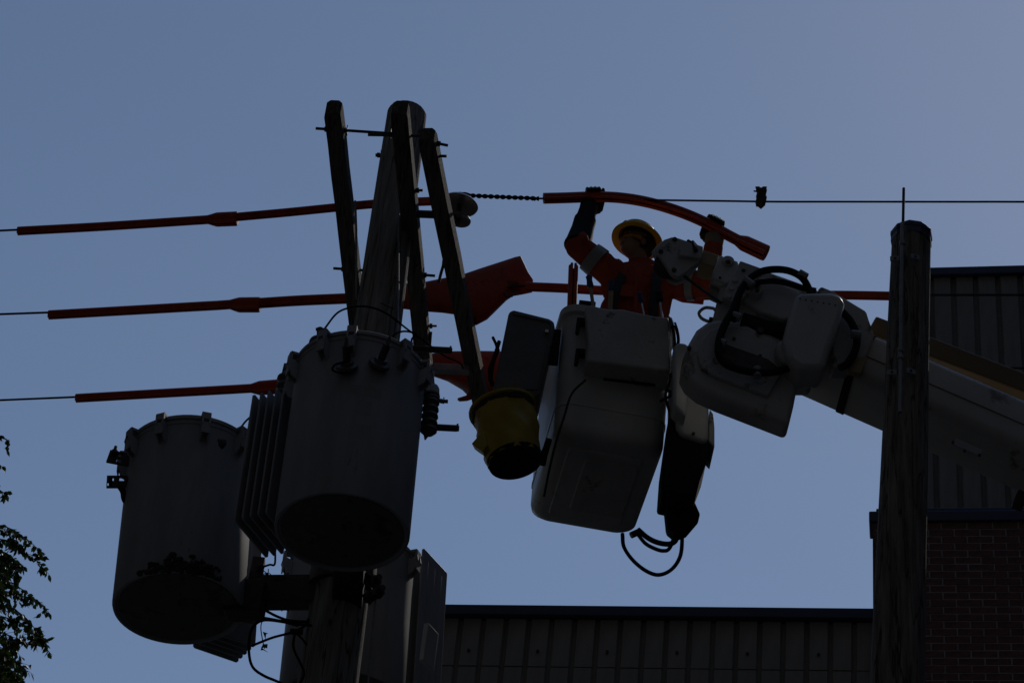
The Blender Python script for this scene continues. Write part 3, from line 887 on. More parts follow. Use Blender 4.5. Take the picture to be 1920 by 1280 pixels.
# flared rubber insulator covers
def hood(secs, fn, label, m_=ORANGE2):
    rings = []
    for (x, yt, yb, dep) in secs:
        t, b_ = fn(x[0], yt), fn(x[1], yb)
        c = (t + b_) / 2
        u = (t - b_) / 2
        ring = []
        for k in range(20):
            a = 2 * math.pi * k / 20
            cx, sy = math.cos(a), math.sin(a)
            ring.append(c + V((0, dep, 0)) * (math.copysign(abs(cx) ** 0.5, cx)) + u * (math.copysign(abs(sy) ** 0.6, sy)))
        rings.append(ring)
    return solo('insulator_cover', MB().loft(rings), m_, label, 'rubber cover', 'rubber insulator covers', smooth=32)
yc2 = lambda x, y: A(x, y, 11.98)
hood([((752, 752), 534, 576, .03), ((790, 790), 532, 581, .03), ((830, 830), 525, 583, .04), ((872, 866), 518, 586, .06), ((900, 893), 508, 605, .06), ((925, 914), 500, 594, .06),
      ((950, 930), 492, 578, .06), ((966, 950), 487, 558, .06), ((976, 962), 484, 551, .05), ((990, 982), 512, 549, .03), ((999, 998), 528, 545, .03)], yc2,
     'large flared orange cover between the crossarms and the worker')
solo('cover_clip', MB().tube([A(945, 549, 11.9), A(950, 556, 11.9), A(960, 555, 11.9), A(963, 549, 11.9)], 0.008, 6), RUSTY, 'small clip under the large flared orange cover', 'clip')
cable('tie_rope', [A(823, 528, 11.75), A(827, 512, 11.75), A(831, 498, 11.7), A(832, 488, 11.7)], 0.010, 'short frayed rope tied above the large orange cover', 'rope', m_=TWIG)
yc3 = lambda x, y: A(x, y, 12.75)
hood([((806, 806), 668, 698, .05), ((840, 840), 667, 706, .08), ((868, 868), 667, 722, .09), ((890, 884), 667, 738, .10), ((915, 905), 667, 744, .10), ((945, 935), 668, 742, .10), ((965, 960), 672, 735, .08)], yc3,
     'orange cover on the lowest conductor behind the long crossarm')
fl = MB()
fl.prism([A(x, y, 12.62) for x, y in ((884, 728), (874, 741), (858, 746), (862, 749), (876, 748), (888, 744))], V((0, 0.02, 0)))
solo('cover_flap', fl, ORANGE2, 'curled orange flap hanging below the lowest cover', 'rubber flap', smooth=0)

# porcelain insulator on the end of the brace
ip = A(864, 412, 11.35)
ins = thing('insulator', 'dark two-skirted porcelain insulator beside the long crossarm', 'insulator', ip)
iax = V((0.08, -0.12, 1)).normalized()
def skirt(c, r, hh):
    return MB().lathe(c, iax, [(0.012, r * 0.35), (0.004, r * 0.8), (0.0, r * 0.97), (0.006, r), (hh * 0.5, r * 0.86), (hh, r * 0.45), (hh * 1.1, r * 0.3)], 32)
obj('skirt', skirt(A(861, 414, 11.35), 22 * mpp(ip), 0.05), PORCG, ins)
obj('skirt', skirt(A(860, 386, 11.35), 37 * mpp(ip), 0.055), PORCG, ins)
obj('pin', MB().tube([A(858, 420, 11.35), A(862, 372, 11.35)], 0.016, 10), RUSTY, ins)
obj('head', MB().lathe(A(862, 378, 11.35), iax, [(0, 0.03), (0.02, 0.04), (0.03, 0.03), (0.045, 0.04), (0.055, 0.02)], 18), PORCG, ins)
obj('arm_bracket', MB().tube([H(836, 404, ZA + .07), A(856, 408, 11.45)], 0.012, 8), RUSTY, ins)
# preformed grip: strands twisted round the conductor
g0, g1 = c1(884, 367), c1(1010, 372.5)
gd = (g1 - g0)
gs, gu, ga = frame(gd)
mb = MB()
for ph in (0, math.pi):
    pts, n = [], 90
    for k in range(n + 1):
        t = k / n
        a = ph + t * 2 * math.pi * 5.6
        rr = 0.0095
        pts.append(g0 + gd * t + gs * (math.cos(a) * rr) + gu * (math.sin(a) * rr))
    mb.tube(pts, 0.0062, 6)
mb.tube([g0, g1], 0.006, 6)
mb.tube([c1(1002, 376), c1(1010, 369)], 0.005, 5)
solo('wire_grip', mb, WIRE, 'twisted wire grip between the insulator and the held hose', 'wire grip')
solo('tie_wire', MB().tube(spline([A(850, 366, 11.3), c1(870, 362), c1(886, 367)], 6), 0.007, 6), WIRE, 'short tie wire from the insulator head to the twisted grip', 'wire')
# clamp on the bare conductor
cc = c1(1427, 377)
cl = thing('line_clamp', 'small dark bolted clamp on the bare conductor above the boom', 'clamp', cc)
k_ = mpp(cc)
q = lambda x, y, dy=0: c1(1427, 377) + RGT * ((x - 1427) * k_) + UPV * ((377 - y) * k_) + V((0, dy, 0))
obj('jaw', MB().prism([q(1417, 374, -.03), (q(1423, 368, -.03)), q(1431, 368, -.03), q(1437, 374, -.03), q(1436, 380, -.03), q(1428, 387, -.03), q(1422, 382, -.03), q(1419, 383, -.03)], V((0, 0.06, 0))), RUSTY, cl, smooth=0, bevel=0.004)
obj('body', MB().prism([q(1418, 363, -.035), q(1422, 358, -.035), q(1434, 358, -.035), q(1437, 362, -.035), q(1436, 367, -.035), q(1431, 369, -.035), q(1423, 369, -.035)], V((0, 0.07, 0))), RUSTY, cl, smooth=0, bevel=0.004)
for x in (1420.5, 1433.5):
    obj('nut', MB().lathe(q(x, 360), UPV, [(0, 0.011), (0.022, 0.011), (0.022, 0.014), (0.034, 0.014)], 6), RUSTY, cl, smooth=0)
obj('stud', MB().tube([q(1413, 358), q(1422, 360)], 0.005, 6), RUSTY, cl)
# ================================================================== the bucket
bNL = A(1063, 806, 11.2)
ZB = bNL.z
bNR, bFL, bFR = H(1243, 838, ZB), H(1001, 985, ZB), H(1190, 1000, ZB)
bey = ((bFL - bNL).normalized() + (bFR - bNR).normalized()).normalized()
bex = V((bey.y, -bey.x, 0))
bw, bdp = 0.645, 0.92
bc = (bNL + bNR + bFL + bFR) / 4 + bey * 0.02 - bex * 0.022
bc = V((bc.x, bc.y, ZB))
lean = V((0.0, 0.0, 1.0))
def rrect(c, w_, d_, r, z, n=6):
    pts = []
    for (sx, sy, a0) in ((1, 1, 0), (-1, 1, 90), (-1, -1, 180), (1, -1, 270)):
        for k in range(n + 1):
            a = math.radians(a0 + 90 * k / n)
            pts.append(c + bex * (sx * (w_ / 2 - r) + r * math.cos(a)) + bey * (sy * (d_ / 2 - r) + r * math.sin(a)) + Z * z)
    return pts
bk = thing('lift_bucket', 'white fibreglass bucket holding the worker at the boom end', 'lift bucket', bc)
BH = 0.94
sh = [(0.0, -0.14, 0.09), (0.012, -0.06, 0.10), (0.035, -0.015, 0.10), (0.075, 0.0, 0.10), (0.5, 0.01, 0.10), (0.88, 0.02, 0.10), (0.89, 0.06, 0.11), (BH, 0.06, 0.11), (BH, -0.05, 0.09), (0.3, -0.08, 0.08), (0.04, -0.10, 0.08)]
obj('shell', MB().loft([rrect(bc, bw + g_, bdp + g_, r_, z_) for z_, g_, r_ in sh]), WHITE, bk, smooth=40)
# raised bottom panels seen from below
obj('bottom_panel', MB().loft([rrect(bc, bw - 0.22, bdp - 0.26, 0.03, -0.012), rrect(bc, bw - 0.20, bdp - 0.24, 0.03, 0.004)]), WHITE, bk, smooth=30)
obj('step_panel', MB().loft([rrect(bc + bex * 0.05 - bey * 0.02, bw - 0.34, bdp - 0.42, 0.03, -0.024), rrect(bc + bex * 0.05 - bey * 0.02, bw - 0.32, bdp - 0.40, 0.03, -0.01)]), WHITE2, bk, smooth=30)
# recessed front rib and latches
fr = bc - bey * (bdp / 2)
obj('rib', MB().loft([rrect(bc, bw - 0.02, bdp - 0.02, 0.10, 0.20), rrect(bc, bw + 0.012, bdp + 0.012, 0.10, 0.205), rrect(bc, bw + 0.012, bdp + 0.012, 0.10, 0.225), rrect(bc, bw - 0.02, bdp - 0.02, 0.10, 0.23)]), WHITE, bk, smooth=30)
for (x, y) in ((1090, 604), (1088, 662)):
    p = A(x, y, fr.y - 0.06)
    la = obj('latch', MB().box(p, (0.055, 0.04, 0.045)), RUBBER, bk, bevel=0.006)
    obj('latch_handle', MB().tube([p + V((-0.015, -0.02, 0)), p + V((-0.02, -0.03, -0.12))], [0.014, 0.011], 8), RUBBER, la)
cable_ = obj('tether_strap', MB().tube(spline([A(1098, 712, 11.02), A(1072, 738, 11.0), A(1058, 780, 11.0), A(1042, 830, 11.05), A(1030, 880, 11.15), A(1020, 930, 11.3)], 6), 0.007, 6), BLACKW, bk)
obj('strap_handle', MB().tube([A(1030, 822, 11.05), A(1020, 852, 11.1), A(1018, 872, 11.15)], [0.018, 0.022, 0.016], 8), RUBBER, bk)

# tool tray hung on the front lip
YT = fr.y - 0.16
tr = thing('tool_tray', 'white tool tray hooked on the front of the bucket', 'tool tray', A(1178, 700, YT))
tray = MB()
tpts = [(1098, 572), (1110, 571), (1134, 578), (1170, 579), (1200, 586), (1230, 592), (1254, 594), (1256, 640), (1257, 694), (1098, 676), (1104, 640)]
tr_o = obj('body', MB().prism([A(x, y, YT) for x, y in tpts], V((0, 0.20, 0))), WHITE2, tr, smooth=25, bevel=0.014, seg=3)
obj('edge_strip', MB().tube([A(1255, 594, YT - .004), A(1257, 640, YT - .004), A(1258, 690, YT - .004)], 0.006, 6), CHROME, tr)
obj('hook', MB().box(A(1100, 577, YT + .22), (0.10, 0.10, 0.03)), RUBBER, tr, bevel=0.005)
obj('drain_slot', MB().box(A(1180, 716, YT + .1), (0.30, 0.012, 0.012)), RUBBER, tr, smooth=0)

# hand tools standing in the tray
TG = 'hand tools in the tray'
def tool(x0, y0, x1, y1, grip_px, gm, rm, label, name='screwdriver', rg=0.014, rs=0.007, cat='screwdriver'):
    a, b_ = A(x0, y0, YT + 0.12), A(x1, y1, YT + 0.12)
    d = (b_ - a).normalized()
    g = grip_px * mpp(a)
    t = thing(name, label, cat, b_, TG)
    obj('handle', MB().tube([a, a + d * 0.01, a + d * g * 0.35, a + d * g * 0.8, a + d * g], [rg * 0.6, rg, rg * 0.82, rg, rg * 0.6], 8), gm, t)
    obj('shaft', MB().tube([a + d * g * 0.9, b_ + d * 0.12], rs, 8), rm, t)
    return t
tool(1104, 517, 1112, 572, 30, BLUEG, TAN, 'screwdriver with dark blue grip left of the worker', rg=0.021, rs=0.011)
tool(1147, 527, 1144, 582, 28, BLUEG, TAN, 'tan-shafted tool with dark grip before the worker\'s chest', 'wrench', 0.022, 0.015, 'tool')
tool(1199, 548, 1208, 592, 26, BLUEG, CHROME, 'short screwdriver with bright shaft below the worker\'s chest', rg=0.017, rs=0.005)
tool(1235, 548, 1241, 592, 24, RUBBER, CHROME, 'bright wrench in a dark holder at the tray\'s right end', 'wrench', 0.024, 0.008, 'tool')
pl = thing('pliers', 'dark pliers clipped over the right end of the tray', 'pliers', A(1262, 640, YT + .05), TG)
for s in (0, 7):
    obj('handle', MB().tube(spline([A(1258 + s, 606, YT + .02), A(1263 + s, 622, YT), A(1265 + s, 640, YT), A(1264 + s * .5, 655, YT)], 5), 0.010, 7), RUBBER, pl)
obj('jaw', MB().tube([A(1262, 612, YT), A(1258, 596, YT)], [0.014, 0.006], 7), CHROME, pl)
sn = thing('snap_hook', 'dark rope snap hook hanging on the tray\'s lower right corner', 'snap hook', A(1250, 740, YT))
obj('hook', MB().tube(spline([A(1238, 752, YT), A(1246, 748, YT), A(1256, 742, YT), A(1258, 735, YT), A(1250, 732, YT)], 6), 0.009, 7), RUBBER, sn)
obj('strap', MB().tube(spline([A(1258, 700, YT), A(1254, 720, YT), A(1248, 742, YT), A(1256, 775, YT + .1), A(1262, 795, YT + .15)], 6), 0.008, 6), BLACKW, sn)

# spare hose stored upright in the bucket
sp = hose_mesh([A(1072, 590, 11.35), A(1073, 560, 11.35), A(1074, 530, 11.35), A(1075, 500, 11.35)], [0.030] * 4, up=V((0, 1, 0)))
solo('line_hose', sp, ORANGE, 'upright orange hose stored at the bucket\'s left corner', 'line hose', 'orange line hoses')

# grey tool box at the bucket's left flank
YG = 11.18
gb = thing('tool_box', 'grey rounded tool box on the bucket\'s left side above the yellow bag', 'tool box', A(985, 700, YG))
gpts = [(954, 584), (962, 579), (1030, 596), (1039, 601), (1041, 612), (1014, 738), (1004, 745), (934, 741), (924, 733), (926, 722)]
obj('body', MB().prism([A(x, y, YG) for x, y in gpts], V((0, 0.24, 0))), GREYB, gb, smooth=25, bevel=0.025, seg=4)
obj('lid_rim', MB().tube([A(x, y, YG - 0.003) for x, y in [(962, 588), (1030, 603), (1034, 611), (1008, 730), (938, 730)]], 0.005, 6), GREYB, gb)
obj('hanger', MB().box(A(1030, 650, YG + .08), (0.12, 0.04, 0.25)), RUBBER, gb, bevel=0.004)
obj('buckle', MB().box(A(1025, 622, YG - .01), (0.02, 0.02, 0.02)), CHROME, gb, smooth=0)
cg = thing('rope_coil', 'dark coiled rope and clips hooked left of the grey tool box', 'rope', A(925, 700, YG + .05))
for k, pts in enumerate((((924, 632), (930, 645), (934, 658)), ((936, 640), (930, 660), (922, 690), (920, 712)), ((934, 655), (924, 680), (918, 705), (922, 722)), ((928, 668), (918, 694), (922, 716), (930, 726)))):
    obj('strand', MB().tube(spline([A(x, y, YG + .04 + .02 * k) for x, y in pts], 6), 0.012 if k else 0.009, 7), RUBBER, cg)

# yellow vinyl bag
yb = thing('canvas_bag', 'yellow vinyl lineman bag with black base hanging from the bucket', 'bag', A(955, 880, 11.25))
ba, bb_ = A(943, 771, 11.25), A(966, 866, 11.25)
bax = (ba - bb_).normalized()
hb = (ba - bb_).length
rb_ = 56 * mpp(bb_)
seg, rings = 32, []
rn = random.Random(2)
es, eu, ea = frame(bax)
for i in range(13):
    t = i / 12
    ring = []
    for k in range(seg):
        a = 2 * math.pi * k / seg
        fold = 1 + 0.07 * math.sin(3 * a + 5 * t) * math.sin(math.pi * t) + 0.05 * math.sin(7 * a - 9 * t) * math.sin(math.pi * t) + 0.025 * math.sin(11 * a + 14 * t)
        rr = rb_ * (0.92 + 0.16 * t) * fold
        ring.append(bb_ + bax * (hb * t) + es * (math.cos(a) * rr) + eu * (math.sin(a) * rr))
    rings.append(ring)
obj('wall', MB().loft(rings), CANVAS, yb, smooth=60)
obj('base', MB().lathe(bb_ - bax * 0.012, bax, [(0, rb_ * 0.7), (0.002, rb_ * 0.90), (0.035, rb_ * 0.95)], 32), RUBBER, yb)
obj('rim_band', MB().lathe(ba - bax * 0.035, bax, [(0, rb_ * 1.085), (0.002, rb_ * 1.10), (0.03, rb_ * 1.10), (0.032, rb_ * 1.07)], 32), BLACKW, yb)
obj('hoop', MB().lathe(ba - bax * 0.002, bax, [(0, rb_ * 1.07), (0.004, rb_ * 1.17), (0.02, rb_ * 1.17), (0.024, rb_ * 1.09)], 32), CANVAS, yb)
pk = MB().prism([A(x, y, 11.02) for x, y in ((906, 806), (884, 831), (893, 838), (905, 846), (914, 834))], V((0.02, 0.05, 0)))
obj('flap', pk, CANVAS, yb, smooth=30, bevel=0.004)
# ================================================================== the boom
YB = 11.0
lift = thing('lift_boom', 'white hydraulic boom with hose loops reaching in from the right', 'boom', V((12.6, 9.6, 0.02)))
def bp(pts, Y, t, name, m_, parent=lift, bev=0.012, smooth=25, seg=2):
    return obj(name, pxprism(pts, Y, t), m_, parent, smooth=smooth, bevel=bev, seg=seg)
# main tube: rounded box section, carried on beyond the frame
pa, pb_ = A(1500, 655, YB), A(1920, 838, YB)
bd = (pb_ - pa).normalized()
bu = V((0, 1, 0)).cross(bd)
bu = bu if bu.z > 0 else -bu
bs = V((0, 1, 0))
def tube_sec(c, wd, hg, r, n=5):
    pts = []
    for (sx, sy, a0) in ((1, 1, 0), (-1, 1, 90), (-1, -1, 180), (1, -1, 270)):
        for k in range(n + 1):
            a = math.radians(a0 + 90 * k / n)
            pts.append(c + bs * (sx * (wd / 2 - r) + r * math.cos(a)) + bu * (sy * (hg / 2 - r) + r * math.sin(a)))
    return pts
far = pa + bd * 8.2
obj('boom_tube', MB().loft([tube_sec(pa + bd * q, 0.40, 0.35, 0.06) for q in (0.0, 1.0, 4.0, 8.2)]), WHITE, lift, smooth=30)
ya, yb2 = A(1630, 622, YB + .02), A(1920, 733, YB + .02)
yd = (yb2 - ya).normalized()
obj('insulator_bar', MB().loft([[p + bs * a + bu * b_ for a, b_ in ((-.075, -.07), (.075, -.07), (.075, .07), (-.075, .07))] for p in (ya, ya + yd * 3.5, ya + yd * 7)]), INSUL, lift, smooth=0, bevel=0.01)
obj('boom_strap', MB().loft([tube_sec(pa + bd * q, 0.415, 0.365, 0.065) for q in (0.33, 0.375)]), RUBBER, lift, smooth=30)
# details on the tube's flank
obj('side_plate', MB().box(A(1815, 840, YB - .205), (0.16, 0.02, 0.05), (bd, bs, bu)), WHITE2, lift, bevel=0.004)
for x, y in ((1786, 822), (1808, 838), (1836, 846)):
    obj('rivet', MB().lathe(A(x, y + 8, YB - .215), V((0, -1, 0)), [(0, 0.009), (0.01, 0.009)], 8), RUSTY, lift)
obj('tube_seam', MB().tube([pa + bd * 0.1 - bs * 0.202 - bu * 0.02, far - bs * 0.202 - bu * 0.02], 0.004, 5), SIDEB, lift)
obj('under_bracket', MB().box(A(1912, 938, YB + .05), (0.06, 0.10, 0.07), (bd, bs, bu)), RUSTY, lift, bevel=0.006)
# rounded elbow cover at the end of the tube
bp([(1345, 597), (1325, 602), (1306, 616), (1292, 640), (1281, 668), (1279, 690), (1288, 708), (1310, 726), (1345, 742), (1480, 794), (1489, 757), (1500, 700), (1480, 640), (1400, 600)], YB - 0.26, 0.16, 'elbow_cover', WHITE, bev=0.03, seg=4)
bp([(1350, 612), (1330, 618), (1316, 636), (1308, 664), (1316, 690), (1345, 706), (1440, 742), (1470, 690), (1460, 640), (1400, 610)], YB - 0.285, 0.03, 'elbow_plate', WHITE2, bev=0.008)
bp([(1263, 646), (1272, 640), (1284, 642), (1302, 652), (1292, 700), (1286, 780), (1262, 760)], YB + 0.0, 0.28, 'bucket_mount', WHITE, bev=0.02)
obj('mount_bolt', MB().lathe(A(1292, 655, YB - .27), V((0, -1, 0)), [(0, 0.012), (0.02, 0.012)], 6), RUSTY, lift)
# knuckle body above the elbow
bp([(1352, 530), (1388, 492), (1430, 504), (1535, 541), (1560, 600), (1530, 690), (1440, 690), (1352, 640), (1338, 590)], YB - 0.20, 0.26, 'knuckle', WHITE2, bev=0.02)
bp([(1395, 515), (1440, 520), (1500, 545), (1500, 590), (1470, 600), (1425, 585), (1392, 560)], YB - 0.235, 0.05, 'knuckle_cap', WHITE, bev=0.014, seg=3)
def boss(x, y, Y, r, L_, m_=WHITE, nuts=0, name='boss'):
    p = A(x, y, Y)
    b_ = obj(name, MB().lathe(p, V((0, -1, 0)), [(0, r), (L_ * 0.8, r), (L_, r * 0.85)], 24), m_, lift)
    for k in range(nuts):
        obj('nut', MB().lathe(p + V((0.004 * k, -L_, 0.016 - 0.032 * k)), V((0, -1, 0)), [(0, 0.012), (0.014, 0.012)], 6), RUSTY, b_, smooth=0)
    return b_
boss(1416, 552, YB - 0.235, 13.5 * 0.00312, 0.05, WHITE, 2)
boss(1425, 622, YB - 0.285, 0.022, 0.02, RUSTY, name='pivot_bolt')
for x, y in ((1366, 664), (1376, 636), (1425, 668), (1415, 683), (1378, 688)):
    boss(x, y, YB - 0.283, 0.010, 0.012, RUSTY, name='bolt')
# rotation motor cover: box with a rounded nose
bp([(1492, 551), (1502, 546), (1560, 546), (1579, 552), (1585, 566), (1576, 600), (1556, 655), (1545, 690), (1500, 690), (1477, 672), (1468, 632), (1480, 585)], YB - 0.42, 0.20, 'motor_cover', WHITE, bev=0.035, seg=4)
bp([(1455, 640), (1470, 632), (1500, 640), (1520, 680), (1500, 692), (1470, 680), (1456, 660)], YB - 0.36, 0.12, 'motor_nose', WHITE2, bev=0.03, seg=4)
bp([(1534, 541), (1540, 536), (1562, 545), (1625, 583), (1632, 605), (1640, 626), (1636, 642), (1624, 668), (1590, 690), (1560, 690), (1560, 600)], YB - 0.24, 0.10, 'rear_cover', WHITE2, bev=0.012)
bp([(1590, 666), (1626, 668), (1615, 700), (1590, 695)], YB - 0.26, 0.04, 'tan_bracket', TAN, bev=0.004)
bp([(1394, 584), (1440, 598), (1476, 604), (1472, 626), (1430, 618), (1388, 606)], YB - 0.29, 0.06, 'swivel_gap_shade', RUBBER, bev=0.01)  # solid dark piece standing in for the shaded recess below the knuckle
bp([(1352, 640), (1372, 648), (1440, 672), (1462, 690), (1440, 700), (1390, 690), (1352, 668)], YB - 0.30, 0.03, 'grease_plate', RUSTY, bev=0.006)
for x0, y0, x1, y1 in ((1372, 590, 1388, 596), (1347, 640, 1360, 645), (1396, 524, 1412, 536), (1498, 512, 1512, 520), (1420, 690, 1420, 706), (1596, 626, 1614, 628)):
    obj('hose_clamp', MB().tube([A(x0, y0, YB - .335), A(x1, y1, YB - .335)], 0.026, 10), STEEL, lift)
for k in range(7):
    boss(1500 + 11 * k, 560 + 2 * k, YB - 0.421, 0.0045, 0.004, RUSTY, name='rivet')
# jib head
bp([(1227, 466), (1245, 449), (1260, 444), (1272, 446), (1319, 462), (1311, 490), (1288, 509), (1272, 519), (1262, 516), (1256, 509)], YB - 0.20, 0.03, 'jib_plate', WHITE2, bev=0.006)
bp([(1222, 470), (1240, 452), (1262, 448), (1318, 466), (1311, 494), (1286, 524), (1268, 530), (1252, 524)], YB - 0.08, 0.03, 'jib_plate', WHITE2, bev=0.006)
sv = A(1255, 490, YB - 0.17)
obj('sheave', MB().lathe(sv, V((0, 1, 0)), [(0, 0.080), (0.012, 0.088), (0.025, 0.07), (0.045, 0.07), (0.058, 0.088), (0.07, 0.080)], 28), RUSTY, lift)
for x, y in ((1239, 472), (1265, 449.5), (1263.5, 507)):
    boss(x, y, YB - 0.201, 0.014, 0.012, RUSTY, name='bolt')
bp([(1276, 450), (1280, 449), (1319, 463), (1316, 484), (1272, 478)], YB - 0.225, 0.03, 'jib_block', WHITE2, bev=0.006)
ky = A(1295, 455, YB - .2)
obj('release_lever', MB().tube([A(1290, 452, YB - .2), A(1300, 457, YB - .22), A(1305, 470, YB - .24)], [0.012, 0.010, 0.013], 8).tube([A(1298, 452, YB - .2), A(1307, 462, YB - .2)], 0.008, 6), RUBBER, lift)
bp([(1316, 468), (1348, 478), (1340, 500), (1310, 492)], YB - 0.19, 0.13, 'jib_tube', TAN, bev=0.006)
bp([(1349, 477), (1386, 490), (1376, 528), (1360, 533), (1336, 522), (1336, 508)], YB - 0.22, 0.16, 'jib_clamp', WHITE, bev=0.012)
boss(1365, 491, YB - 0.22, 0.034, 0.02, WHITE)
boss(1365, 491, YB - 0.241, 0.016, 0.004, RUSTY, name='bolt')
boss(1350, 521, YB - 0.22, 0.008, 0.006, RUSTY, name='bolt')
bp([(1388, 488), (1430, 503), (1412, 540), (1392, 562), (1378, 567), (1355, 557), (1358, 545)], YB - 0.25, 0.06, 'jib_plate', WHITE2, bev=0.008)
boss(1394, 507, YB - 0.251, 0.012, 0.006, RUSTY, name='bolt')
for x, y in ((1372, 541), (1378, 526), (1367, 556)):
    boss(x, y, YB - 0.251, 0.014, 0.008, WHITE, name='bolt')
bp([(1334, 526), (1360, 535), (1355, 552), (1330, 540)], YB - 0.16, 0.10, 'jib_clamp', SIDEB, bev=0.006)
obj('link_rod', MB().tube([A(1282, 517, YB - .16), A(1318, 544, YB - .2), A(1352, 568, YB - .22)], 0.010, 8), RUSTY, lift)
# shackle
obj('shackle', MB().tube(spline([A(1338, 578, YB), A(1322, 577, YB), A(1311, 586, YB), A(1316, 597, YB), A(1332, 603, YB), A(1342, 598, YB), A(1343, 585, YB), A(1338, 578, YB)], 6), 0.010, 8), STEEL, lift)
obj('shackle_pin', MB().tube([A(1328, 605, YB), A(1346, 600, YB)], 0.012, 8).box(A(1334, 600, YB), (0.03, 0.03, 0.02)), RUSTY, lift)
# hydraulic hoses
HG = 'hydraulic hoses'
def hyd(pts, Y, r, label):
    return solo('hydraulic_hose', MB().tube(spline([A(x, y, Y + (dz_[0] if dz_ else 0)) for x, y, *dz_ in pts], 8), r, 10), RUBBER, label, 'hose', HG)
hyd([(1376, 600), (1380, 575), (1386, 551), (1402, 526), (1425, 510), (1452, 505), (1480, 508), (1503, 520), (1516, 540), (1520, 556)], YB - 0.33, 0.021, 'thick black hose arching over the top of the knuckle')
hyd([(1400, 540), (1420, 530), (1450, 527), (1480, 532), (1505, 540), (1530, 545)], YB - 0.30, 0.017, 'thinner black hose lying under the top hose arch')
hyd([(1386, 551), (1375, 580), (1360, 606), (1350, 632), (1347, 660), (1358, 680), (1385, 692), (1420, 698), (1450, 697), (1485, 688), (1510, 680)], YB - 0.34, 0.022, 'thick black hose looping down round the elbow plate')
hyd([(1580, 585), (1596, 604), (1606, 630), (1604, 655), (1590, 680), (1575, 690)], YB - 0.29, 0.022, 'black hose loop right of the motor cover')
# bucket levelling unit on the right flank of the bucket
YH = 11.12
lv = thing('control_unit', 'black hydraulic control unit with white cover hanging right of the bucket', 'control unit', A(1285, 900, YH))
obj('cover', pxprism([(1262, 690), (1285, 700), (1330, 757), (1328, 822), (1318, 827), (1278, 814), (1268, 800)], YH - .03, 0.26), WHITE, lv, smooth=25, bevel=0.02, seg=3)
obj('cover_side', pxprism([(1331, 765), (1338, 776), (1340, 800), (1340, 838), (1328, 825)], YH, 0.22), WHITE2, lv, smooth=25, bevel=0.008)
obj('body', pxprism([(1258, 760), (1276, 812), (1318, 826), (1330, 828), (1324, 868), (1312, 900), (1306, 925), (1298, 930), (1240, 918), (1244, 860)], YH, 0.24), RUBBER, lv, smooth=25, bevel=0.02, seg=3)
obj('valve_block', pxprism([(1246, 928), (1302, 935), (1314, 962), (1290, 990), (1268, 998), (1252, 985)], YH + .14, 0.10), RUBBER, lv, smooth=25, bevel=0.015)
boss2 = obj('screw', MB().lathe(A(1300, 813, YH - .033), V((0, -1, 0)), [(0, 0.01), (0.008, 0.01)], 8), RUSTY, lv)
obj('gland', MB().tube([A(1183, 1003, 11.6), A(1199, 996, 11.6)], 0.02, 8), RUSTY, lv)
for k, pts in enumerate((((1196, 992), (1215, 1008), (1235, 1017), (1256, 1019), (1268, 1010), (1275, 975)), ((1195, 1000), (1210, 1018), (1228, 1028), (1244, 1032), (1256, 1026), (1270, 990)),
                         ((1167, 1000), (1170, 1025), (1187, 1050), (1212, 1070), (1236, 1077), (1260, 1066), (1276, 1040), (1279, 1000), (1277, 970)))):
    solo('control_hose', MB().tube(spline([A(x, y, 11.62) for x, y in pts], 8), 0.0155 if k == 0 else 0.0115, 8), RUBBER,
         ('thickest black hose bridging bucket and control unit', 'short sagging black hose under the control unit', 'largest black hose loop hanging lowest under the bucket')[k], 'hose', 'hoses under the bucket')

# lower boom, turntable and truck stand beyond the right edge of the frame
low_top = far + bd * -0.15
tb = V((12.6, 9.6, 1.6))
dl = (tb - low_top)
obj('lower_boom', MB().tube([low_top, tb], [0.20, 0.26], 4), WHITE, lift, smooth=20)
obj('elbow_pin', MB().tube([low_top - bs * 0.3, low_top + bs * 0.3], 0.22, 20), WHITE2, lift)
obj('turntable', MB().lathe(V((12.6, 9.6, 0.95)), Z, [(0, 0.5), (0.35, 0.5), (0.36, 0.38), (0.75, 0.34)], 28), WHITE, lift)
# ================================================================== the worker
YP = 11.5
pz = ZB + 0.045                                 # bucket floor
J = lambda x, y, Y=YP: A(x, y, Y)
wk = thing('person', 'worker in orange shirt and yellow hard hat raising an orange hose overhead', 'person', V((0.70, YP, pz)))
neck = J(1203, 512, 11.50)
chest = J(1188, 545, 11.50)
pel = V((chest.x - 0.005, YP + 0.03, pz + 0.93))
shR, elR, wrR = J(1163, 527, 11.48), J(1083, 462, 11.40), J(1104, 388, 11.45)
shL, elL, wrL = J(1250, 533, 11.50), J(1327, 535, 11.42), J(1340, 447, 11.44)
headc = J(1192, 460, 11.47)
ftR, ftL = V((pel.x - 0.13, YP + 0.0, pz)), V((pel.x + 0.13, YP + 0.05, pz))
fwd = V((-0.82, -0.46, 0.24)).normalized()      # where the face looks
hup = (Z - fwd * fwd.z).normalized()
hsd = fwd.cross(hup)
hp = lambda f_, u_, s_: headc + fwd * f_ + hup * u_ + hsd * s_
b = MB()
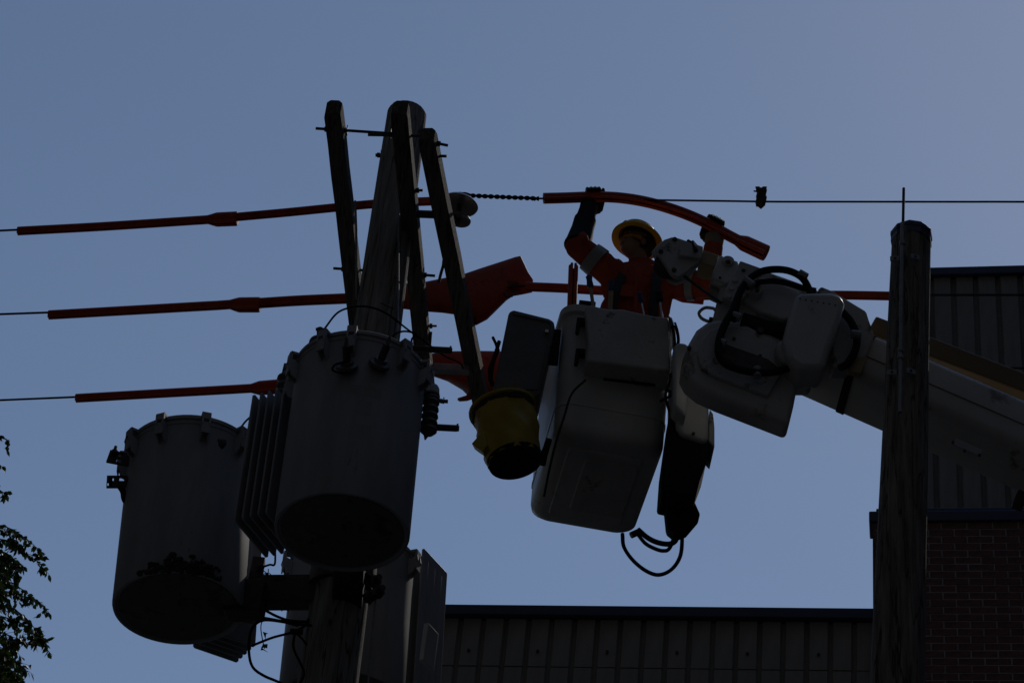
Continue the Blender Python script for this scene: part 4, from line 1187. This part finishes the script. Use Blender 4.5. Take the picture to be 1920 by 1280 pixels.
# torso, neck, arms, legs
AXF = (V((1, 0, 0)), V((0, 1, 0)), Z)
b.sphere(chest + Z * 0.02, (0.205, 0.13, 0.19), AXF, 16, 10)
b.sphere((chest + pel) / 2, (0.20, 0.125, 0.24), AXF, 16, 10)
b.sphere(pel, (0.17, 0.125, 0.16), AXF, 16, 10)
b.capsule(chest + Z * 0.10, neck, 0.11, 0.07)
b.capsule(neck, shR, 0.075, 0.085)
b.capsule(shR - Z * 0.10 + V((0.04, 0, 0)), pel + V((-0.12, 0, 0.02)), 0.085, 0.09)
b.capsule(shL - Z * 0.10 - V((0.04, 0, 0)), pel + V((0.12, 0, 0.02)), 0.085, 0.09)
b.capsule(neck, shL, 0.075, 0.075)
for s, e, w_ in ((shR, elR, wrR), (shL, elL, wrL)):
    b.capsule(s, e, 0.096, 0.080)
    b.capsule(e, w_, 0.070, 0.046)
for s, f_ in ((-1, ftR), (1, ftL)):
    hip = pel + V((s * 0.09, 0, -0.04))
    kn = (hip + f_) / 2 + V((0, -0.03, 0.02))
    an = f_ + Z * 0.09
    b.capsule(hip, kn, 0.095, 0.07)
    b.capsule(kn, an, 0.068, 0.048)
    b.capsule(an - Z * 0.04, f_ + V((0, -0.14, 0.05)), 0.05, 0.045)
# shirt folds along the sleeves and chest
for s, e in ((shR, elR), (shL, elL)):
    for t in (0.12, 0.3, 0.94):
        p = s + (e - s) * t
        b.sphere(p + V((random.uniform(-.02, .02), -0.02, random.uniform(-.012, .02))), (0.045, 0.098, 0.085), AXF, 8, 6)
b.capsule(neck + V((-0.06, -0.05, -0.02)), neck + V((0.05, -0.08, -0.03)), 0.03, 0.03)
body = voxel(b, 0.0105, 3)
o = obj('body', body, SHIRT, wk, smooth=60)
o.data.materials.append(NAVY)
wz = pel.z + 0.06 - ORG[wk.name].z
for p in o.data.polygons:
    if p.center.z < wz:
        p.material_index = 1
# head
h = MB()
HX = (fwd, hsd, hup)
h.sphere(hp(-0.012, 0.03, 0), (0.098, 0.077, 0.095), HX, 18, 12)
h.sphere(hp(0.022, -0.035, 0), (0.070, 0.062, 0.085), HX, 14, 10)
h.sphere(hp(0.052, -0.092, 0), (0.030, 0.034, 0.024), HX, 10, 8)
h.capsule(hp(0.072, 0.005, 0), hp(0.098, -0.034, 0), 0.010, 0.014)
h.sphere(hp(0.090, -0.037, 0.012), 0.009, HX, 8, 6)
h.sphere(hp(0.090, -0.037, -0.012), 0.009, HX, 8, 6)
h.capsule(hp(0.074, 0.028, 0.038), hp(0.080, 0.028, -0.038), 0.012, 0.012)
h.sphere(hp(0.079, -0.060, 0), (0.012, 0.024, 0.006), HX, 10, 6)
h.sphere(hp(0.076, -0.073, 0), (0.012, 0.021, 0.007), HX, 10, 6)
for s in (-1, 1):
    h.sphere(hp(-0.010, -0.008, 0.074 * s), (0.022, 0.010, 0.033), HX, 10, 8)
    h.sphere(hp(0.062, -0.02, 0.035 * s), (0.025, 0.022, 0.02), HX, 10, 6)
h.capsule(hp(-0.03, -0.06, 0), neck - Z * 0.02 + V((0, 0.01, 0)), 0.058, 0.062, 14)
hd = obj('head', voxel(h, 0.006, 3), SKIN, wk, smooth=60)
hr = MB().sphere(hp(-0.028, 0.015, 0), (0.094, 0.081, 0.088), HX, 18, 12)
obj('hair', hr, HAIR, hd, smooth=60)
obj('mouth_line', MB().tube([hp(0.086, -0.066, 0.02), hp(0.0905, -0.066, 0), hp(0.086, -0.066, -0.02)], 0.0022, 5), HAIR, hd)
for s in (-1, 1):
    obj('eye', MB().sphere(hp(0.070, 0.008, 0.031 * s), 0.0115, HX, 10, 8), REFL, hd)
# collar
obj('collar', MB().loft([[neck + V((math.cos(a) * r_ * 1.05, math.sin(a) * r_, z_ + 0.018 * math.sin(a))) for a in (2 * math.pi * k / 24 for k in range(24))]
                          for z_, r_ in ((-0.01, 0.105), (0.05, 0.088), (0.075, 0.086), (0.076, 0.078), (0.03, 0.076), (-0.01, 0.08))], cap=False), SHIRT, wk, smooth=50)
for pts in (((1176, 503), (1186, 498), (1197, 513), (1184, 517)), ((1224, 503), (1214, 498), (1203, 513), (1217, 517))):
    obj('collar_flap', MB().prism([J(x, y, 11.372) for x, y in pts], V((0, 0.03, 0))), SHIRT, wk, smooth=0, bevel=0.004)
# hard hat with full brim
bup = (Z * 0.98 + V((0.10, 0.10, 0))).normalized()
bf = (fwd - bup * fwd.dot(bup)).normalized()
bsd = bf.cross(bup)
hc = J(1195, 449, 11.47)
def hring(u_, a_, b_, n=40, sh=0.0):
    return [hc + bup * (u_ + sh * math.cos(2 * t)) + bf * (a_ * math.cos(t)) + bsd * (b_ * math.sin(t)) for t in (2 * math.pi * k / n for k in range(n))]
prof = [(-0.016, 0.165, 0.150), (-0.010, 0.166, 0.151), (0.006, 0.130, 0.112), (0.040, 0.126, 0.107), (0.075, 0.113, 0.096), (0.102, 0.088, 0.074), (0.120, 0.052, 0.042), (0.126, 0.01, 0.01)]
inn = [(-0.019, 0.164, 0.149), (-0.004, 0.124, 0.106), (0.036, 0.120, 0.101), (0.070, 0.108, 0.091), (0.10, 0.06, 0.05)]
mb = MB().loft([hring(*r_) for r_ in inn[::-1]] + [hring(*r_) for r_ in prof])
hat = obj('hard_hat', mb, YELLOW, wk, smooth=40)
obj('ridge', MB().tube([hc + bup * u_ + bf * a_ for u_, a_ in ((0.04, 0.127), (0.085, 0.108), (0.118, 0.06), (0.129, 0.0), (0.118, -0.06), (0.085, -0.108))], 0.009, 8), YELLOW, hat)
obj('suspension', MB().loft([hring(u_, a_, b_) for u_, a_, b_ in ((-0.004, 0.100, 0.083), (0.03, 0.104, 0.087), (0.03, 0.100, 0.083), (-0.004, 0.096, 0.079))], cap=False), BLACKW, hat)
# wrap-round safety glasses
gl = []
for z_, rr in ((0.014, 0.0), (-0.004, 0.007), (-0.026, 0.001)):
    gl.append([hp((0.104 + rr) * math.cos(t) - 0.008, z_, 0.083 * math.sin(t)) for t in (math.radians(-78 + 156 * k / 20) for k in range(21))])
g2 = [[p - fwd * 0.004 for p in r_] for r_ in gl]
obj('safety_glasses', MB().loft(gl, cap=False, closed=False).loft(g2, cap=False, closed=False), LENS, wk, smooth=60)
for s in (-1, 1):
    obj('temple', MB().tube([hp(0.012, 0.014, 0.082 * s), hp(-0.05, 0.012, 0.085 * s)], 0.004, 6), BLACKW, wk)
# reflective bands on the sleeves, harness
def band(p, q, t0, t1, r0, r1, name, m_):
    d = (q - p)
    s_, u_, a_ = frame(d)
    return obj(name, MB().loft([[p + d * t + s_ * (math.cos(a) * r_) + u_ * (math.sin(a) * r_) for a in (2 * math.pi * k / 24 for k in range(24))] for t, r_ in ((t0, r0 - .004), (t0, r0), (t1, r1), (t1, r1 - .004))], cap=False), m_, wk, smooth=30)
band(shR, elR, 0.50, 0.72, 0.100, 0.096, 'reflective_band', REFL)
band(shL, elL, 0.52, 0.70, 0.098, 0.095, 'reflective_band', REFL)
# rubber sleeves on the forearms
for e, w_, nm in ((elR, wrR, 'rubber_sleeve'), (elL, wrL, 'sleeve')):
    d = (w_ - e)
    s_, u_, a_ = frame(d)
    rows = ((-0.02, 0.074), (0.02, 0.088), (0.10, 0.082), (0.45, 0.070), (0.66, 0.070), (0.67, 0.062), (0.95, 0.056), (1.04, 0.058))
    if nm == 'sleeve':
        rows = ((0.05, 0.070), (0.4, 0.066), (0.75, 0.060), (0.80, 0.060))
    obj(nm, MB().loft([[e + d * t + s_ * (math.cos(a) * r_) + u_ * (math.sin(a) * r_) for a in (2 * math.pi * k / 20 for k in range(20))] for t, r_ in rows]), RUBBER if nm != 'sleeve' else SHIRT, wk, smooth=40)
band(elL, wrL, 0.80, 1.02, 0.056, 0.060, 'cuff', CUFF)
# harness straps lie on the chest
def strap(pts, wd, name='harness_strap', m_=BLACKW):
    P_ = spline(pts, 6)
    l, r_ = [], []
    for i, p in enumerate(P_):
        d = (P_[min(i + 1, len(P_) - 1)] - P_[max(i - 1, 0)]).normalized()
        s_ = d.cross(V((0, 1, 0))).normalized()
        l.append([p - s_ * wd + V((0, -.004, 0)), p + s_ * wd + V((0, -.004, 0)), p + s_ * wd + V((0, .02, 0)), p - s_ * wd + V((0, .02, 0))])
    return obj(name, MB().loft(l), m_, wk, smooth=30)
strap([J(1170, 500, 11.45), J(1168, 512, 11.39), J(1158, 535, 11.36), J(1151, 560, 11.36), J(1150, 590, 11.37)], 0.028)
strap([J(1228, 502, 11.45), J(1232, 516, 11.39), J(1230, 540, 11.36), J(1226, 565, 11.36), J(1226, 592, 11.37)], 0.028)
obj('button_placket', MB().tube([J(1194, 516, 11.385), J(1192, 545, 11.36), J(1191, 580, 11.365)], 0.010, 6), SHIRT, wk)
obj('chest_pocket', MB().box(J(1176, 545, 11.362), (0.09, 0.008, 0.09)), SHIRT, wk, bevel=0.003)

# the held hose
hpts = [(1019, 372, 11.44), (1060, 371, 11.44), (1105, 369.5, 11.43), (1150, 370, 11.42), (1195, 375.5, 11.41), (1240, 386, 11.41), (1285, 401, 11.40), (1330, 421, 11.40), (1375, 446, 11.40), (1437, 475, 11.40)]
hose3 = spline([A(*p) for p in hpts], 5)
rr = 10.4 * mpp(hose3[0])
e = hose3[-1]
d = (hose3[-1] - hose3[-4]).normalized()
flr = 60 * mpp(e)
core = [p for p in hose3 if (p - e).dot(-d) > flr * 1.1]
fp = [(flr, 1.0), (flr * 0.78, 1.4), (flr * 0.72, 1.45), (0.004, 1.5), (0, 1.46)]
solo('line_hose', hose_mesh(core + [e - d * q_ for q_, _ in fp], [rr] * len(core) + [rr * s for _, s in fp], tilt=0.5), ORANGE,
     'curved orange hose with flared end held overhead by the worker', 'line hose', 'orange line hoses')

# gloved hands: palm behind the hose, four fingers over the top, thumb from the palm's side
def glove(wrist, hc_, along, up_, hr_, side, name='glove'):
    """hc_: point of the hose axis in the grip; along: hose direction; up_: over the hose; side: +1 thumb towards +along."""
    al = along.normalized()
    back = V((0, 1, 0))
    back = (back - al * back.dot(al)).normalized()
    up_ = (up_ - al * up_.dot(al) - back * up_.dot(back)).normalized()
    g = MB()
    pc = hc_ + back * (hr_ + 0.020) - up_ * 0.020
    g.capsule(wrist, pc - up_ * 0.035, 0.043, 0.036)
    for k in range(4):
        a = (k - 1.5) * 0.0245 * -side
        base = pc + al * a + up_ * 0.030
        L_ = (0.92, 1.0, 0.96, 0.80)[k]
        g.capsule(pc + al * a * 0.8 - up_ * 0.045, base, 0.0185, 0.0150)
        k1 = hc_ + al * a + up_ * (hr_ + 0.031 * L_) + back * 0.020
        k2 = hc_ + al * (a * 1.02) + up_ * (hr_ + 0.022 * L_) - back * 0.016
        k3 = hc_ + al * (a * 1.02) + up_ * (hr_ * 0.62) - back * (hr_ + 0.008)
        g.capsule(base, k1, 0.0145, 0.0135, 8)
        g.capsule(k1, k2, 0.0132, 0.0125, 8)
        g.capsule(k2, k3, 0.0122, 0.0108, 8)
    t0 = pc + al * (0.042 * side) - up_ * 0.030
    t1 = hc_ + al * (0.062 * side) + back * (hr_ + 0.006) + up_ * 0.012
    t2 = hc_ + al * (0.066 * side) + back * 0.014 + up_ * (hr_ + 0.036)
    g.capsule(t0, t1, 0.019, 0.0155, 8)
    g.capsule(t1, t2, 0.0150, 0.0125, 8)
    return obj(name, voxel(g, 0.0045, 2), GLOVE, wk, smooth=60)
gi = A(1113, 369.5, 11.43)
glove(wrR, gi, A(1150, 370, 11.42) - A(1080, 370.5, 11.43), Z, rr * 1.15, 1)
gj = A(1337, 424, 11.40)
glove(wrL, gj, A(1375, 446, 11.40) - A(1285, 401, 11.40), Z, rr * 1.15, -1)
# ================================================================== trees
def leaf_faces(mb, p, d, n, L_, wd):
    """one folded leaf blade, four triangles"""
    d = d.normalized()
    s_ = d.cross(n).normalized()
    n2 = s_.cross(d)
    a, t = p, p + d * L_
    m1 = p + d * (L_ * 0.45)
    c_ = n2 * (wd * 0.3)
    mb.add([a, p + d * (L_ * 0.22) + s_ * (wd * 0.8) + c_, p + d * (L_ * 0.58) + s_ * wd + c_, t, p + d * (L_ * 0.58) - s_ * wd + c_, p + d * (L_ * 0.22) - s_ * (wd * 0.8) + c_, m1],
           [(0, 1, 6), (1, 2, 6), (2, 3, 6), (3, 4, 6), (4, 5, 6), (5, 0, 6)])
def rv(rn, k=1.0):
    return V((rn.uniform(-k, k), rn.uniform(-k, k), rn.uniform(-k, k)))
def spray(lm, tw, pts, rn, r=0.006, step=0.018, L_=0.05, side=0.12, nside=3):
    P_ = spline(pts, 8)
    tw.tube(P_, [r * (1 - 0.75 * i / (len(P_) - 1)) for i in range(len(P_))], 5)
    tot = 0.0
    for i in range(1, len(P_)):
        seg = P_[i] - P_[i - 1]
        tot += seg.length
        while tot > step:
            tot -= step
            d = seg.normalized()
            p = P_[i] - seg * rn.random()
            if rn.random() < 0.22 and nside:
                q = p + (d * 0.6 + rv(rn, 0.8) - Z * 0.25).normalized() * side * rn.uniform(0.5, 1)
                tw.tube([p, (p + q) / 2 + Z * 0.006, q], [0.002, 0.0015, 0.001], 4)
                for k in range(int(side / 0.02) + 2):
                    t = rn.random()
                    leaf_faces(lm, p + (q - p) * t, (q - p).normalized() * 0.5 + rv(rn, 0.7) - Z * 0.55, rv(rn), L_ * rn.uniform(0.6, 1.1), L_ * rn.uniform(0.2, 0.27))
            leaf_faces(lm, p, d * 0.4 + rv(rn, 0.7) - Z * 0.6, rv(rn), L_ * rn.uniform(0.6, 1.1), L_ * rn.uniform(0.2, 0.27))
rn = random.Random(21)
YL = 12.6
tl = lambda x, y, dy=0.0: A(x, y, YL + dy)
troot = V((tl(-420, 1200).x, YL + 0.6, 0))
tree = thing('leafy_tree', 'leafy green tree whose drooping branch tips enter at the left edge', 'tree', troot)
lm, tw = MB(), MB()
S = [[(-160, 1010), (-60, 990), (0, 985), (30, 998), (60, 1018), (85, 1048)], [(-150, 1060), (-50, 1015), (10, 1012), (40, 1032), (70, 1052), (82, 1066)],
     [(-140, 1080), (-40, 1048), (5, 1050), (30, 1070), (38, 1082)], [(-160, 1130), (-50, 1105), (10, 1108), (45, 1118), (70, 1125), (95, 1152)],
     [(-140, 1150), (-40, 1130), (10, 1135), (45, 1155), (70, 1185), (92, 1222)], [(-140, 1170), (-40, 1150), (20, 1160), (50, 1175), (62, 1195), (70, 1210)],
     [(-150, 1200), (-50, 1180), (0, 1190), (20, 1208), (26, 1222)], [(-150, 1270), (-60, 1245), (0, 1250), (22, 1258), (42, 1282)], [(-140, 1290), (-50, 1262), (0, 1270), (25, 1290)],
     [(-130, 860), (-50, 822), (-10, 818), (18, 826)], [(-130, 900), (-40, 865), (-8, 868), (6, 876)], [(-120, 950), (-30, 918), (0, 920), (14, 928)],
     [(-150, 1040), (-60, 1030), (-10, 1040), (25, 1048), (44, 1060)], [(-150, 1120), (-50, 1085), (0, 1085), (35, 1100), (58, 1122)]]
for s in S:
    dy = rn.uniform(-0.25, 0.25)
    spray(lm, tw, [tl(x, y, dy + rn.uniform(-.04, .04)) for x, y in s], rn, 0.006, 0.010, 0.050, 0.075)
for k in range(55):                             # dense inner growth along the frame edge
    y0 = rn.uniform(985, 1290)
    x0 = rn.uniform(-70, 5)
    dy = rn.uniform(-0.4, 0.4)
    reach = rn.uniform(20, 55)
    spray(lm, tw, [tl(x0 - 60, y0 - 10, dy), tl(x0, y0, dy), tl(x0 + reach * 0.6, y0 + rn.uniform(0, 14), dy), tl(x0 + reach, y0 + rn.uniform(8, 34), dy)], rn, 0.004, 0.010, 0.050, 0.075)
for k in range(70):
    y0 = rn.uniform(860, 1330)
    x0 = rn.uniform(-330, -70)
    dy = rn.uniform(-0.6, 0.6)
    spray(lm, tw, [tl(x0 - 60, y0 - 16, dy), tl(x0, y0, dy), tl(x0 + 50, y0 + rn.uniform(0, 30), dy)], rn, 0.005, 0.012, 0.050, 0.10)
cen = tl(-520, 1130)
for k in range(170):                            # the rest of the crown beyond the left edge
    a = rv(rn).normalized()
    p = cen + V((a.x * 1.25, a.y * 1.3, a.z * 1.5)) * rn.uniform(0.5, 1)
    if p.x > tl(-120, 1130).x:
        continue
    spray(lm, tw, [p, p + a * 0.15 + Z * 0.03, p + a * 0.32 - Z * 0.06], rn, 0.004, 0.022, 0.055, 0.14)
obj('crown', lm, LEAF, tree, smooth=0)
trunk = MB().tube(spline([troot, troot + V((0.05, 0, 3)), troot + V((-0.05, -0.1, 6)), cen - Z * 0.4], 8), [0.16 - 0.004 * i for i in range(25)], 10)
for k in range(9):
    a = rv(rn).normalized()
    e = cen + V((a.x * 0.9, a.y * 0.9, a.z * 0.9 + 0.2))
    s0 = troot + (cen - troot) * rn.uniform(0.72, 0.97)
    trunk.tube([s0, (s0 + e) / 2 + Z * 0.1, e], [0.045, 0.03, 0.012], 7)
obj('trunk', trunk, BARK, tree)
obj('branches', tw, BARK, tree)
